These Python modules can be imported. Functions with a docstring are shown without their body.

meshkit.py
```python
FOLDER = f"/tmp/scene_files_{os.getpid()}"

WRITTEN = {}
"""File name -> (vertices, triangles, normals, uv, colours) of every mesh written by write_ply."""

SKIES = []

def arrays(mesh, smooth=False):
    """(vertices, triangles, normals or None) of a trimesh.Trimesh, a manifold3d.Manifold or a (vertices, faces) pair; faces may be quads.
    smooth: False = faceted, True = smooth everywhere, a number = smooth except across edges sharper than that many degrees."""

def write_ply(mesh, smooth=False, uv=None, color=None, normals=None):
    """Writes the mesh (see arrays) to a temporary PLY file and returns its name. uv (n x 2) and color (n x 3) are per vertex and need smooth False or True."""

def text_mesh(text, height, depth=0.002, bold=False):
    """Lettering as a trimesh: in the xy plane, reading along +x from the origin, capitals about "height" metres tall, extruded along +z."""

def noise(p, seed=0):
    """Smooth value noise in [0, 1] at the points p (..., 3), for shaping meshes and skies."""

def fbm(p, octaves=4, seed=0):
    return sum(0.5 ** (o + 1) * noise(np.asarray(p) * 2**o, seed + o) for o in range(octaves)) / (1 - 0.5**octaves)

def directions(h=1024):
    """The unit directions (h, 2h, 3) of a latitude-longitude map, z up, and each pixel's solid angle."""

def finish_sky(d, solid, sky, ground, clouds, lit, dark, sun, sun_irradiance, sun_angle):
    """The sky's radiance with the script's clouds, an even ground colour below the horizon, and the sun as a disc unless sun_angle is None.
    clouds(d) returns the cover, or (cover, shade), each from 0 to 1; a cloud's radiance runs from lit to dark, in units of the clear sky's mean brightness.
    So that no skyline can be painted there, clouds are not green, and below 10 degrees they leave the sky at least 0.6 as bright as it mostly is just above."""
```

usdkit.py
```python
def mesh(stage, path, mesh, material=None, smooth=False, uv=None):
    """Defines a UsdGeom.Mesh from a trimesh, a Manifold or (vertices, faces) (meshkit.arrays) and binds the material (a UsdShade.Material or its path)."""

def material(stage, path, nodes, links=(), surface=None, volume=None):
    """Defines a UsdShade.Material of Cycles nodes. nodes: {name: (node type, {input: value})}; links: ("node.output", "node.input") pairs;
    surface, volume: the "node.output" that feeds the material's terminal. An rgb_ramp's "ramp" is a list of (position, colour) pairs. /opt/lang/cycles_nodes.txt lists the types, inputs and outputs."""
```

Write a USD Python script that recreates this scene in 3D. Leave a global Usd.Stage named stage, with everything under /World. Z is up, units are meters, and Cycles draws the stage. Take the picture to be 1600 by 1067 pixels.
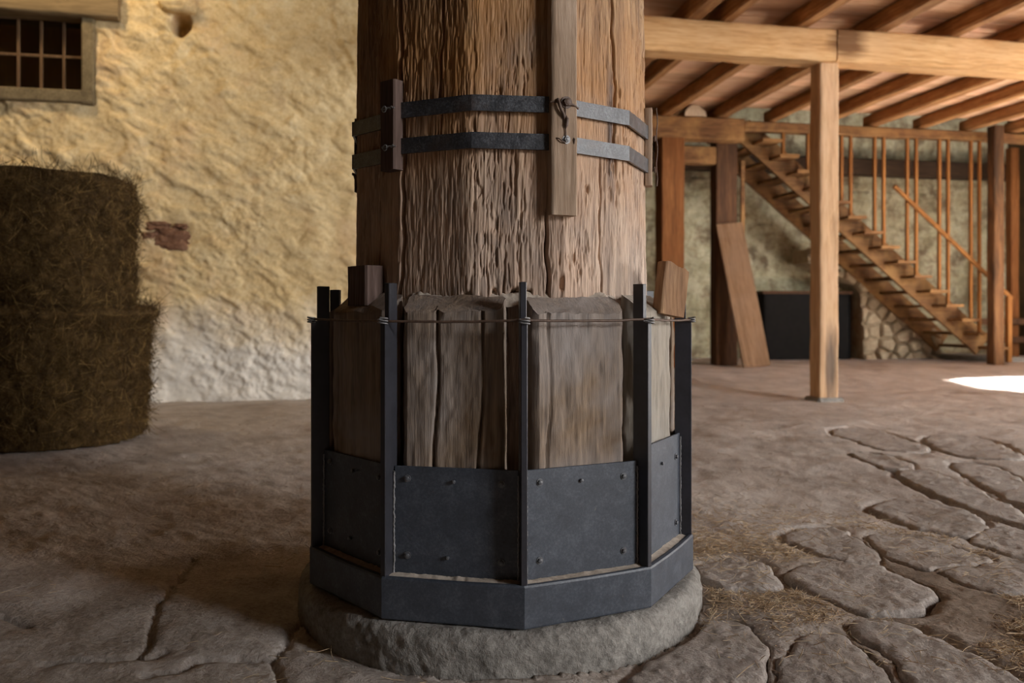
import math, random
import numpy as np
import trimesh, shapely
from shapely.geometry import Polygon, Point
from scipy.spatial import Delaunay
import usdkit, meshkit
from pxr import Usd, UsdGeom, UsdLux, UsdShade, Gf, Sdf, Vt

stage = Usd.Stage.CreateInMemory()
UsdGeom.SetStageUpAxis(stage, 'Z'); UsdGeom.SetStageMetersPerUnit(stage, 1.0)
UsdGeom.Xform.Define(stage, '/World'); UsdGeom.Scope.Define(stage, '/World/Looks')
stage.SetDefaultPrim(stage.GetPrimAtPath('/World'))

# ------------------------------------------------------------------ camera, light, exposure
F, HOR, EYE = 1275.0, 490.0, 0.85            # focal length in pixels, horizon row, eye height
TH = math.radians(10.5)                      # the building is turned a little against the view
UX, UY, VX, VY = math.cos(TH), math.sin(TH), -math.sin(TH), math.cos(TH)
def W(u, v, z=0.0): return np.array([u*UX + v*VX, u*UY + v*VY, z])
def UV(x, y): return x*UX + y*UY, x*VX + y*VY

cam = UsdGeom.Camera.Define(stage, '/World/camera')
cam.AddTranslateOp().Set(Gf.Vec3d(0, 0, EYE)); cam.AddRotateXOp().Set(90.0)
cam.CreateHorizontalApertureAttr(36.0); cam.CreateVerticalApertureAttr(36.0*1067/1600)
cam.CreateFocalLengthAttr(36.0*F/1600)
cam.CreateVerticalApertureOffsetAttr(-(533.5-HOR)*36.0/1600)
cam.CreateFStopAttr(3.2); cam.CreateFocusDistanceAttr(2.08)
cam.CreateClippingRangeAttr(Gf.Vec2f(0.05, 200))
cam.CreateExposureAttr(0.0)

def rect_light(name, centre, target, w, h, inten, color):
    l = UsdLux.RectLight.Define(stage, '/World/' + name)
    m = Gf.Matrix4d().SetLookAt(Gf.Vec3d(*map(float, centre)), Gf.Vec3d(*map(float, target)), Gf.Vec3d(0, 0, 1)).GetInverse()
    l.AddTransformOp().Set(m)
    l.CreateWidthAttr(w); l.CreateHeightAttr(h); l.CreateIntensityAttr(inten); l.CreateColorAttr(Gf.Vec3f(*color))
    return l
def sphere_light(name, centre, r, inten, color):
    l = UsdLux.SphereLight.Define(stage, '/World/' + name)
    l.AddTranslateOp().Set(Gf.Vec3d(*map(float, centre))); l.CreateRadiusAttr(r)
    l.CreateIntensityAttr(inten); l.CreateColorAttr(Gf.Vec3f(*color))
    return l
dome = UsdLux.DomeLight.Define(stage, '/World/sky'); dome.CreateIntensityAttr(0.2); dome.CreateColorAttr(Gf.Vec3f(.75, .87, 1))
# daylight openings of the barn, all out of frame: two doors in the right wall (v from, v to, height) and a tall gate in the rear wall
DOOR, SIDE, GATE, RV = (1.5, 4.5, 3.0), (8.25, 9.7, 2.45), (7.6, 11.2, .5, 5.6), -5.6
rect_light('door_daylight', W(11.45, 3.0, 1.5), W(0, 3.0, 1.5), 3.0, 2.95, 18.5, (1.0, .97, .94))
rect_light('gate_daylight', W(9.4, RV+.05, 2.05), W(9.4, 0, 2.05), 3.6, 3.1, 11.0, (1.0, .97, .95))
rect_light('gate_skylight', W(9.4, RV+.05, 4.6), W(9.4, 0, 4.6), 3.6, 2.0, 46.0, (.97, .98, 1.0))
sun = UsdLux.DistantLight.Define(stage, '/World/sun'); sun.CreateAngleAttr(2.5); sun.CreateIntensityAttr(32000.0); sun.CreateColorAttr(Gf.Vec3f(1.0, .96, .91))
sun.AddTransformOp().Set(Gf.Matrix4d().SetLookAt(Gf.Vec3d(0, 0, 0), Gf.Vec3d(*map(float, W(-.98, -.15, -.53))), Gf.Vec3d(0, 0, 1)).GetInverse())
wall_light = UsdLux.DiskLight.Define(stage, '/World/lamp_light')        # added unseen lamp high up that washes the left wall
wall_light.AddTransformOp().Set(Gf.Matrix4d().SetLookAt(Gf.Vec3d(*map(float, W(-2.9, 6.9, 5.0))), Gf.Vec3d(*map(float, W(-2.7, 8.38, 4.1))), Gf.Vec3d(0, 0, 1)).GetInverse())
wall_light.CreateRadiusAttr(.22); wall_light.CreateIntensityAttr(98.0); wall_light.CreateColorAttr(Gf.Vec3f(1.0, .76, .46))

# ------------------------------------------------------------------ helpers
used = {}
def numbered(parent, name):
    k = used.get((parent, name), 0); used[(parent, name)] = k + 1
    return name if k == 0 else f'{name}_{k:03d}'
def tag(prim, label=None, cat=None, group=None, kind=None):
    for k, t in (('label', label), ('category', cat), ('group', group), ('kind', kind)):
        if t: prim.SetCustomDataByKey(k, t)
    return prim
class Thing:
    def __init__(s, path, base): s.path, s.base = path, np.array(base, float)
def thing(name, label, cat, base=(0, 0, 0), group=None, kind=None):
    p = '/World/' + numbered('/World', name)
    x = UsdGeom.Xform.Define(stage, p); x.AddTranslateOp().Set(Gf.Vec3d(*map(float, base)))
    tag(x.GetPrim(), label, cat, group, kind)
    return Thing(p, base)
def part(t, name, mesh, mat, smooth=False, label=None, kind=None):
    """a mesh in world coordinates as a part of t"""
    p = t.path + '/' + numbered(t.path, name)
    v, f, n = meshkit.arrays(mesh, smooth)
    keep = np.unique(f)
    if len(keep) < len(v):
        idx = np.zeros(len(v), int); idx[keep] = np.arange(len(keep)); v, f, n = v[keep], idx[f], None if n is None else n[keep]
    v = v - t.base
    m = UsdGeom.Mesh.Define(stage, p)
    m.CreatePointsAttr(Vt.Vec3fArray.FromNumpy(v.astype(np.float32)))
    m.CreateFaceVertexCountsAttr(Vt.IntArray.FromNumpy(np.full(len(f), 3, np.int32)))
    m.CreateFaceVertexIndicesAttr(Vt.IntArray.FromNumpy(f.astype(np.int32).ravel()))
    m.CreateSubdivisionSchemeAttr('none')
    if n is not None:
        m.CreateNormalsAttr(Vt.Vec3fArray.FromNumpy(n.astype(np.float32))); m.SetNormalsInterpolation('vertex')
    UsdShade.MaterialBindingAPI.Apply(m.GetPrim()).Bind(M[mat])
    tag(m.GetPrim(), label=label, kind=kind)
    return Thing(p, t.base)
def curves(t, name, pts, n, widths, mat, kind='stuff', label=None):
    p = t.path + '/' + numbered(t.path, name)
    c = UsdGeom.BasisCurves.Define(stage, p)
    c.CreateTypeAttr('linear'); c.CreateWrapAttr('nonperiodic')
    c.CreatePointsAttr(Vt.Vec3fArray.FromNumpy((np.asarray(pts).reshape(-1, 3) - t.base).astype(np.float32)))
    c.CreateCurveVertexCountsAttr(Vt.IntArray.FromNumpy(np.full(len(pts), n, np.int32)))
    c.CreateWidthsAttr(Vt.FloatArray.FromNumpy(np.asarray(widths, np.float32).ravel())); c.SetWidthsInterpolation('vertex')
    UsdShade.MaterialBindingAPI.Apply(c.GetPrim()).Bind(M[mat])
    tag(c.GetPrim(), label=label, kind=kind)
cat_ = trimesh.util.concatenate
def chbox(w, d, h, c=.004):
    """box with chamfered edges, centred"""
    a = np.array([w, d, h])/2; c = min(c, a.min()*.6)
    pts = []
    for sx in (-1, 1):
        for sy in (-1, 1):
            for sz in (-1, 1):
                s = np.array([sx, sy, sz])
                for k in range(3):
                    o = a - c; o[k] = a[k]
                    pts.append(s*o)
    return trimesh.convex.convex_hull(np.array(pts))
def frame_mat(origin, ex, ey, ez):
    m = np.eye(4); m[:3, 0], m[:3, 1], m[:3, 2], m[:3, 3] = ex, ey, ez, origin
    return m
U3, V3, Z3 = np.array([UX, UY, 0]), np.array([VX, VY, 0]), np.array([0, 0, 1.0])
def ubox(u0, u1, v0, v1, z0, z1, c=.004):
    b = chbox(u1-u0, v1-v0, z1-z0, c)
    b.apply_transform(frame_mat(W((u0+u1)/2, (v0+v1)/2, (z0+z1)/2), U3, V3, Z3)); return b
def timber(L, w, h, amp=.004, ch=.008, ds=.05, dz=.1, seed=0, gs=9., gz=.8, cracks=()):
    """squared timber along +z, centred on the axis, its faces uneven with the grain. returns a trimesh"""
    pts, nrm = [], []
    def edge(p, q, n):
        k = max(2, int(round(np.hypot(q[0]-p[0], q[1]-p[1])/ds)))
        for i in range(k):
            t = i/k; pts.append((p[0]*(1-t)+q[0]*t, p[1]*(1-t)+q[1]*t)); nrm.append(n)
    a, b, c = w/2, h/2, ch
    s = math.sqrt(.5)
    edge((-a+c, -b), (a-c, -b), (0, -1)); pts.append((a-c, -b)); nrm.append((s, -s))
    edge((a, -b+c), (a, b-c), (1, 0)); pts.append((a, b-c)); nrm.append((s, s))
    edge((a-c, b), (-a+c, b), (0, 1)); pts.append((-a+c, b)); nrm.append((-s, s))
    edge((-a, b-c), (-a, -b+c), (-1, 0)); pts.append((-a, -b+c)); nrm.append((-s, -s))
    P, N = np.array(pts), np.array(nrm); n = len(P)
    seg = np.r_[0, np.cumsum(np.hypot(*np.diff(P, axis=0).T))]
    rows = max(2, int(L/dz)+1); z = np.linspace(0, L, rows)
    S, Zg = np.meshgrid(seg, z)
    q = np.stack([S*gs, Zg*gs*.08*max(gz, .01)*10, np.full_like(S, seed*7.3)], -1)
    d = (meshkit.fbm(q, 4, seed)-.5)*2*amp + (meshkit.noise(np.stack([S*2+seed, Zg*1.3, S*0+seed], -1), seed+3)-.5)*amp*1.5
    for (s0, dep, wid) in cracks:
        c0 = s0 + .006*np.sin(Zg*5+seed) + .004*np.sin(Zg*17)
        d -= dep*np.exp(-((S-c0)/wid)**2)
    X = P[None, :, 0] + N[None, :, 0]*d; Y = P[None, :, 1] + N[None, :, 1]*d
    v = np.stack([X, Y, Zg], -1).reshape(-1, 3)
    i, j = np.meshgrid(np.arange(rows-1), np.arange(n), indexing='ij')
    a0, b0 = i*n+j, i*n+(j+1) % n
    f = np.concatenate([np.stack([a0, b0, b0+n], -1).reshape(-1, 3), np.stack([a0, b0+n, a0+n], -1).reshape(-1, 3)])
    c0, c1 = len(v), len(v)+1
    v = np.vstack([v, [0, 0, 0], [0, 0, L]])
    k = np.arange(n); k2 = (k+1) % n
    f = np.vstack([f, np.stack([np.full(n, c0), k2, k], -1), np.stack([np.full(n, c1), (rows-1)*n+k, (rows-1)*n+k2], -1)])
    return trimesh.Trimesh(v, f, process=False)
def place(m, origin, ez, ex=None):
    """moves a timber so that its axis runs from origin along ez; ex: direction of its width"""
    ez = np.asarray(ez, float); ez = ez/np.linalg.norm(ez)
    if ex is None: ex = U3 if abs(ez @ U3) < .8 else V3
    ex = np.asarray(ex, float) - ez*(np.asarray(ex, float) @ ez); ex = ex/np.linalg.norm(ex)
    ey = np.cross(ez, ex)
    m = m.copy(); m.apply_transform(frame_mat(origin, ex, ey, ez)); return m
def tube(pts, r, sides=8, closed=False):
    p = np.asarray(pts, float)
    t = np.gradient(p, axis=0)
    if closed: t = np.roll(p, -1, 0) - np.roll(p, 1, 0)
    t /= np.linalg.norm(t, axis=1, keepdims=True) + 1e-12
    up = np.where(np.abs(t[:, 2:]) < .9, [0, 0, 1.0], [1.0, 0, 0])
    a = np.cross(t, up); a /= np.linalg.norm(a, axis=1, keepdims=True) + 1e-12
    b = np.cross(t, a); ang = np.arange(sides)*2*np.pi/sides
    r = np.broadcast_to(r, (len(p),))
    v = p[:, None] + r[:, None, None]*(np.cos(ang)[None, :, None]*a[:, None] + np.sin(ang)[None, :, None]*b[:, None])
    n = len(p); rng = np.arange(n if closed else n-1)
    i, j = np.meshgrid(rng, np.arange(sides), indexing='ij'); i2 = (i+1) % n; j2 = (j+1) % sides
    q = np.stack([i*sides+j, i*sides+j2, i2*sides+j2, i2*sides+j], -1).reshape(-1, 4)
    f = np.vstack([q[:, [0, 2, 1]], q[:, [0, 3, 2]]])
    v = v.reshape(-1, 3)
    if not closed:
        k = np.arange(sides); k2 = (k+1) % sides
        v = np.vstack([v, p[0], p[-1]])
        f = np.vstack([f, np.stack([np.full(sides, n*sides), k, k2], -1)[:, ::-1]*1, np.stack([np.full(sides, n*sides+1), (n-1)*sides+k2, (n-1)*sides+k], -1)[:, ::-1]])
    return trimesh.Trimesh(v, f, process=False)
def grid_faces(rows, cols, mask=None, flip=False):
    i, j = np.meshgrid(np.arange(rows-1), np.arange(cols-1), indexing='ij')
    a = i*cols+j
    if mask is not None: a = a[mask]
    a = a.ravel()
    q = np.stack([a, a+1, a+cols+1, a+cols], -1)
    if flip: q = q[:, ::-1]
    return np.vstack([q[:, [0, 1, 2]], q[:, [0, 2, 3]]])
def extrude(poly, h, m4):
    m = trimesh.creation.extrude_polygon(poly, h, engine='earcut'); m.apply_transform(m4); return m
def C(hx):
    r = [int(hx[i:i+2], 16)/255 for i in (1, 3, 5)]
    return tuple(c/12.92 if c <= .04045 else ((c+.055)/1.055)**2.4 for c in r)
def dedup(*xs): return sorted(set(np.round(np.concatenate(xs), 5)))

# ------------------------------------------------------------------ materials
V0B = 7.334; PCX, PCY = -.036, 2.53
M = {}
def mat(name, *a, **k): M[name] = usdkit.material(stage, '/World/Looks/' + name, *a, **k)
def wood(name, dark, mid, light, axis='z', rot=0., scale=1., bump=.5, dist=.01, rough=.82, tint=None, tint_amt=.6, stain=None, obj=False, vary=.25, zlow=None, spec=.25, spots=()):
    sc = {'x': (.07, 1, 1), 'y': (1, .07, 1), 'z': (1, 1, .07)}[axis]
    n = {'g': ('texture_coordinate' if obj else 'geometry', {}),
         'r': ('mapping', {'rotation': (0, 0, -rot)}), 's': ('mapping', {'scale': sc}), 'oi': ('object_info', {}),
         'off': ('combine_xyz', {}), 'om': ('math', {'math_type': 'multiply', 'value2': 17.0}), 'add': ('vector_math', {'math_type': 'add'}),
         'n1': ('noise_texture', {'scale': 11*scale, 'detail': 8, 'roughness': .68, 'distortion': .7}),
         'n2': ('noise_texture', {'scale': 70*scale, 'detail': 4, 'roughness': .6, 'distortion': .4}),
         'n3': ('noise_texture', {'scale': 2.3, 'detail': 4, 'roughness': .6, 'distortion': .5}),
         'mx': ('math', {'math_type': 'multiply_add', 'value2': .45}), 'm1': ('math', {'math_type': 'multiply', 'value2': .55}),
         'ramp': ('rgb_ramp', {'ramp': [(.30, dark), (.47, mid), (.62, light), (.75, tuple(min(1, c*1.15) for c in light))]}),
         'tr': ('rgb_ramp', {'ramp': [(.42, (0, 0, 0)), (.66, (tint_amt,)*3)]}),
         'mixt': ('mix_color', {'blend_type': 'mix', 'b': tint or mid}),
         'vr': ('math', {'math_type': 'multiply_add', 'value2': vary, 'value3': 1-vary/2}),
         'hsv': ('hsv', {}),
         'bh': ('math', {'math_type': 'multiply_add', 'value2': .35}),
         'b': ('bump', {'strength': bump, 'distance': dist}),
         'p': ('principled_bsdf', {'roughness': rough, 'specular_ior_level': spec})}
    gout = 'g.object' if obj else 'g.position'
    links = [(gout, 'r.vector'), ('r.vector', 'add.vector1'), ('oi.random', 'om.value1'), ('om.value', 'off.x'), ('om.value', 'off.y'), ('off.vector', 'add.vector2'),
             ('add.vector', 's.vector'), ('s.vector', 'n1.vector'), ('s.vector', 'n2.vector'), ('r.vector', 'n3.vector'),
             ('n1.fac', 'm1.value1'), ('n2.fac', 'mx.value1'), ('m1.value', 'mx.value3'), ('mx.value', 'ramp.fac'),
             ('n3.fac', 'tr.fac'), ('ramp.color', 'mixt.a'), ('tr.color', 'mixt.fac'),
             ('oi.random', 'vr.value1'), ('vr.value', 'hsv.value'),
             ('n2.fac', 'bh.value1'), ('n1.fac', 'bh.value3'), ('bh.value', 'b.height'), ('b.normal', 'p.normal')]
    n['tb'] = ('rgb_to_bw', {}); links.remove(('tr.color', 'mixt.fac')); links += [('tr.color', 'tb.color'), ('tb.val', 'mixt.fac')]
    last = 'mixt.result'
    if stain:                                   # dark vertical water stains and black marks
        n['st'] = ('mapping', {'scale': (1, 1, .18)})
        n['sn'] = ('noise_texture', {'scale': stain[1], 'detail': 6, 'roughness': .65, 'distortion': .5})
        n['sr'] = ('map_range', {'from_min': stain[2], 'from_max': stain[2]+.14, 'to_min': 0., 'to_max': stain[3], 'clamp': True})
        n['smx'] = ('mix_color', {'blend_type': 'mix', 'b': stain[0]})
        links += [('r.vector', 'st.vector'), ('st.vector', 'sn.vector'), ('sn.fac', 'sr.value'), ('sr.result', 'smx.fac'), (last, 'smx.a')]
        last = 'smx.result'
    if zlow:                                    # a different weathering towards one end: (colour, z from, z to, amount)
        n['sep'] = ('separate_xyz', {}); n['zr'] = ('map_range', {'from_min': zlow[1], 'from_max': zlow[2], 'to_min': zlow[3], 'to_max': 0., 'clamp': True})
        n['zn'] = ('math', {'math_type': 'multiply_add', 'value2': .9}); n['zmix'] = ('mix_color', {'blend_type': 'mix'})
        n['zc'] = ('mix_color', {'blend_type': 'multiply', 'fac': .75, 'b': zlow[0]}); n['zg'] = ('hsv', {'saturation': .35, 'value': 2.2})
        links += [('g.position' if not obj else 'g.object', 'sep.vector'), ('n3.fac', 'zn.value1'), ('sep.z', 'zn.value3'), ('zn.value', 'zr.value'), ('zr.result', 'zmix.fac'),
                  (last, 'zmix.a'), (last, 'zg.color'), ('zg.color', 'zc.a'), ('zc.result', 'zmix.b')]
        last = 'zmix.result'
    for k, (col, ctr, rad, amt, stretch) in enumerate(spots):   # a stain at a place of its own, ragged at the rim
        n.update({f'pd{k}': ('vector_math', {'math_type': 'subtract', 'vector2': tuple(ctr)}), f'ps{k}': ('vector_math', {'math_type': 'multiply', 'vector2': tuple(1/x for x in stretch)}), f'pl{k}': ('vector_math', {'math_type': 'length'}),
                  f'pa{k}': ('math', {'math_type': 'multiply_add', 'value2': 1.6*rad}), f'pr{k}': ('map_range', {'from_min': rad*1.35, 'from_max': rad*2.1, 'to_min': amt, 'to_max': 0., 'clamp': True}), f'px{k}': ('mix_color', {'blend_type': 'mix', 'b': col})})
        links += [('g.position', f'pd{k}.vector1'), (f'pd{k}.vector', f'ps{k}.vector1'), (f'ps{k}.vector', f'pl{k}.vector1'), ('n1.fac', f'pa{k}.value1'), (f'pl{k}.value', f'pa{k}.value3'), (f'pa{k}.value', f'pr{k}.value'),
                  (f'pr{k}.result', f'px{k}.fac'), (last, f'px{k}.a')]
        last = f'px{k}.result'
    links += [(last, 'hsv.color'), ('hsv.color', 'p.base_color')]
    links = [(a.replace('r.vector', 'r.vector'), b) for a, b in links]
    mat(name, n, links, surface='p.BSDF')
wood('oak_post', C('#402c1a'), C('#8a6746'), C('#bd9970'), 'z', scale=1.7, bump=.6, dist=.006, rough=.62, tint=C('#b27d45'), tint_amt=.7, stain=(C('#2a2320'), 5.5, .62, .6), vary=0., zlow=(C('#d2c6ba'), 1.25, 2.05, .85), spec=.45, spots=((C('#2a2530'), (PCX+.446*math.sin(.78), PCY-.446*math.cos(.78), 1.36), .020, .85, (1, 1, 11)), (C('#3a2c26'), (PCX+.446*math.sin(.03), PCY-.446*math.cos(.03), 1.44), .02, .6, (1, 1, 2.2))))
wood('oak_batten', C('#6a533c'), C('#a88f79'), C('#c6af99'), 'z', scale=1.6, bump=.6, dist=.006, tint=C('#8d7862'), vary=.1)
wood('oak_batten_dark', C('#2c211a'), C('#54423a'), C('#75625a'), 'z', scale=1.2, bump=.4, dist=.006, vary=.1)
wood('oak_block', C('#3d3026'), C('#7b6753'), C('#a38c73'), 'z', scale=1.3, bump=.7, dist=.008, tint=C('#99918c'), tint_amt=.9, stain=(C('#302722'), 4, .62, .7), vary=.12, spec=.35)
wood('grey_block', C('#6a6058'), C('#938a7e'), C('#b0a596'), 'z', scale=1.3, bump=.5, dist=.006, tint=C('#9a9893'), vary=.0)
wood('chip_wood', C('#5d4430'), C('#947052'), C('#b08c68'), 'z', scale=1.2, bump=.6, dist=.008, tint=C('#7b6a5c'), vary=.0)
wood('pine_post', C('#94704c'), C('#c09a73'), C('#d3b28d'), 'z', rot=TH, bump=.25, tint=C('#cba585'), tint_amt=.4, stain=(C('#5a463b'), 2.2, .66, .5), vary=.1, spots=((C('#4d4542'), (3.12, 7.93, .36), .22, .8, (.32, 1, 1.9)),))
wood('pine_u', C('#93693d'), C('#c79a66'), C('#dab383'), 'x', rot=TH, bump=.25, tint=C('#d3aa7d'), tint_amt=.4, stain=(C('#6b4830'), 1.6, .68, .4), vary=.05, spots=((C('#5f3c22'), tuple(W(4.66, V0B-.13, 3.50)), .16, .85, (1.3, 1, 1.1)),))
wood('pine_v', C('#5e3e22'), C('#94683f'), C('#b98c5c'), 'y', rot=TH, bump=.25, tint=C('#7a5230'), tint_amt=.5, vary=.35)
wood('ceiling_board', C('#a07a58'), C('#d0a884'), C('#e6c6a6'), 'x', rot=TH, bump=.25, tint=C('#d8ac94'), tint_amt=.5, vary=.35)
wood('orange_post', C('#482a15'), C('#764823'), C('#8f5e33'), 'z', rot=TH, bump=.25, vary=.2)
wood('stair_post_wood', C('#35230f'), C('#62432a'), C('#85603c'), 'z', rot=TH, bump=.25, vary=.1, stain=(C('#2a2019'), 2.5, .52, .8))
wood('brown_post', C('#2c1d13'), C('#4c3423'), C('#67482f'), 'z', rot=TH, bump=.25, vary=.2)
wood('stair_wood', C('#3d2817'), C('#68472b'), C('#876340'), 'x', rot=TH, bump=.2, tint=C('#a9814f'), vary=.25)
wood('baluster_wood', C('#57361a'), C('#85562a'), C('#9d6c39'), 'z', rot=TH, bump=.15, vary=.3)
wood('dark_beam', C('#241a12'), C('#403024'), C('#57432f'), 'x', rot=TH, bump=.25, vary=.2)
wood('board_wood', C('#5b422c'), C('#7d5f44'), C('#957558'), 'z', obj=True, bump=.2, tint=C('#8a6f58'), vary=.0)
wood('frame_wood', C('#3a2a1c'), C('#5d4630'), C('#775d42'), 'z', bump=.2, vary=.1)
wood('lintel_wood', C('#5a4a34'), C('#806c4d'), C('#957f5e'), 'x', rot=TH, bump=.4, vary=.0)
def rough_mat(name, cols, scale=6., det=8, bump=.6, dist=.02, rough=.92, patches=None, zmix=None, fine=60., fine_amt=.4, spec=.2, spots=()):
    n = {'g': ('geometry', {}), 'n1': ('noise_texture', {'scale': scale, 'detail': det, 'roughness': .65, 'distortion': .4}),
         'n2': ('noise_texture', {'scale': fine, 'detail': 5, 'roughness': .65}),
         'a': ('math', {'math_type': 'multiply', 'value2': 1-fine_amt}), 'h': ('math', {'math_type': 'multiply_add', 'value2': fine_amt}),
         'ramp': ('rgb_ramp', {'ramp': cols}), 'b': ('bump', {'strength': bump, 'distance': dist}),
         'p': ('principled_bsdf', {'roughness': rough, 'specular_ior_level': spec})}
    links = [('g.position', 'n1.vector'), ('g.position', 'n2.vector'), ('n1.fac', 'a.value1'), ('n2.fac', 'h.value1'), ('a.value', 'h.value3'),
             ('h.value', 'ramp.fac'), ('h.value', 'b.height'), ('b.normal', 'p.normal')]
    last = 'ramp.color'
    for k, (col, sc, lo, hi, amt) in enumerate(patches or []):
        n[f'pn{k}'] = ('noise_texture', {'scale': sc, 'detail': 5, 'roughness': .6, 'distortion': .3}); n[f'pr{k}'] = ('map_range', {'from_min': lo, 'from_max': hi, 'to_min': 0., 'to_max': amt, 'clamp': True})
        n[f'pm{k}'] = ('mix_color', {'blend_type': 'mix', 'b': col}); n[f'po{k}'] = ('mapping', {'location': (3.1*k+1, 7.7*k, 1.3*k)})
        links += [('g.position', f'po{k}.vector'), (f'po{k}.vector', f'pn{k}.vector'), (f'pn{k}.fac', f'pr{k}.value'), (f'pr{k}.result', f'pm{k}.fac'), (last, f'pm{k}.a')]
        last = f'pm{k}.result'
    if zmix:                                   # ((colour, z full, z none, amount, noise)): a colour band that stops at a ragged height
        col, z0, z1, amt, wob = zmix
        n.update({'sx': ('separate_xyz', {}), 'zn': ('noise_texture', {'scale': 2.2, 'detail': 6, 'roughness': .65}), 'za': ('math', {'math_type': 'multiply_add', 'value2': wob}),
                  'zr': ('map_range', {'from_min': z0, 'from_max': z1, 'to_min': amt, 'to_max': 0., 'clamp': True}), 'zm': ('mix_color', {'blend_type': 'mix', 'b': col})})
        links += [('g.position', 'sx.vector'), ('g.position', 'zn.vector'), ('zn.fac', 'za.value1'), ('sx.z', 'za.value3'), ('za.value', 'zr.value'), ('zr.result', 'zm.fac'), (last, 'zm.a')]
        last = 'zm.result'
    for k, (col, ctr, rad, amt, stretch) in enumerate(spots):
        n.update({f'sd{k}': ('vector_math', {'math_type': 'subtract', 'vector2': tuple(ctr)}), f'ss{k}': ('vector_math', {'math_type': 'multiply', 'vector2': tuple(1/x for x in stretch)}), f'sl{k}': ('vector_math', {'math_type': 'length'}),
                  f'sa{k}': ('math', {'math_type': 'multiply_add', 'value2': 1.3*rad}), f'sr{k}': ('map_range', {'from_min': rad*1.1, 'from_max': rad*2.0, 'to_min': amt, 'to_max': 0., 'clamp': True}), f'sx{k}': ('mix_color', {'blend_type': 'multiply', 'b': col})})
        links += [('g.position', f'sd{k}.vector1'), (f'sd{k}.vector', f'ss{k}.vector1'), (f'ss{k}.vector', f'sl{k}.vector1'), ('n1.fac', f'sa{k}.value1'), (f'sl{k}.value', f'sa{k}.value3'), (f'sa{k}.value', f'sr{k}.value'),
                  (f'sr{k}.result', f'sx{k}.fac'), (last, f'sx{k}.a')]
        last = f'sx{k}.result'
    links += [(last, 'p.base_color')]
    mat(name, n, links, surface='p.BSDF')
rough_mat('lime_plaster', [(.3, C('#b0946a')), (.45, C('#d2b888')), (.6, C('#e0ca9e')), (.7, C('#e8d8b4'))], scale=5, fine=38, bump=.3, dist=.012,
          patches=[(C('#c39a76'), 1.4, .52, .7, .5), (C('#94795d'), 3.0, .58, .72, .6)], zmix=(C('#e0dbd2'), .85, 1.45, .9, .9))  # yellow above, whitish below: lime tones with warm and cool light painted in
rough_mat('window_stone', [(.3, C('#564b39')), (.5, C('#77694f')), (.65, C('#8d7d60'))], scale=9)
rough_mat('red_stone', [(.3, C('#5c4233')), (.5, C('#805d48')), (.65, C('#98765f'))], scale=14)
rough_mat('limewash_brick', [(.3, C('#827a5e')), (.46, C('#a9a082')), (.6, C('#bcb498'))], scale=4, fine=18, bump=.6, dist=.04,
          patches=[(C('#5d4a36'), 1.6, .50, .62, .85), (C('#94906c'), 1.1, .52, .7, .5), (C('#7c6a52'), 5., .52, .66, .7)])
rough_mat('shell_plaster', [(.3, C('#3a2f22')), (.6, C('#5c4c34'))], scale=3)
rough_mat('rubble', [(.3, C('#7b6750')), (.5, C('#a8957a')), (.65, C('#c3b193'))], scale=7, patches=[(C('#8f6a52'), 3.5, .55, .7, .6)])
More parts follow.
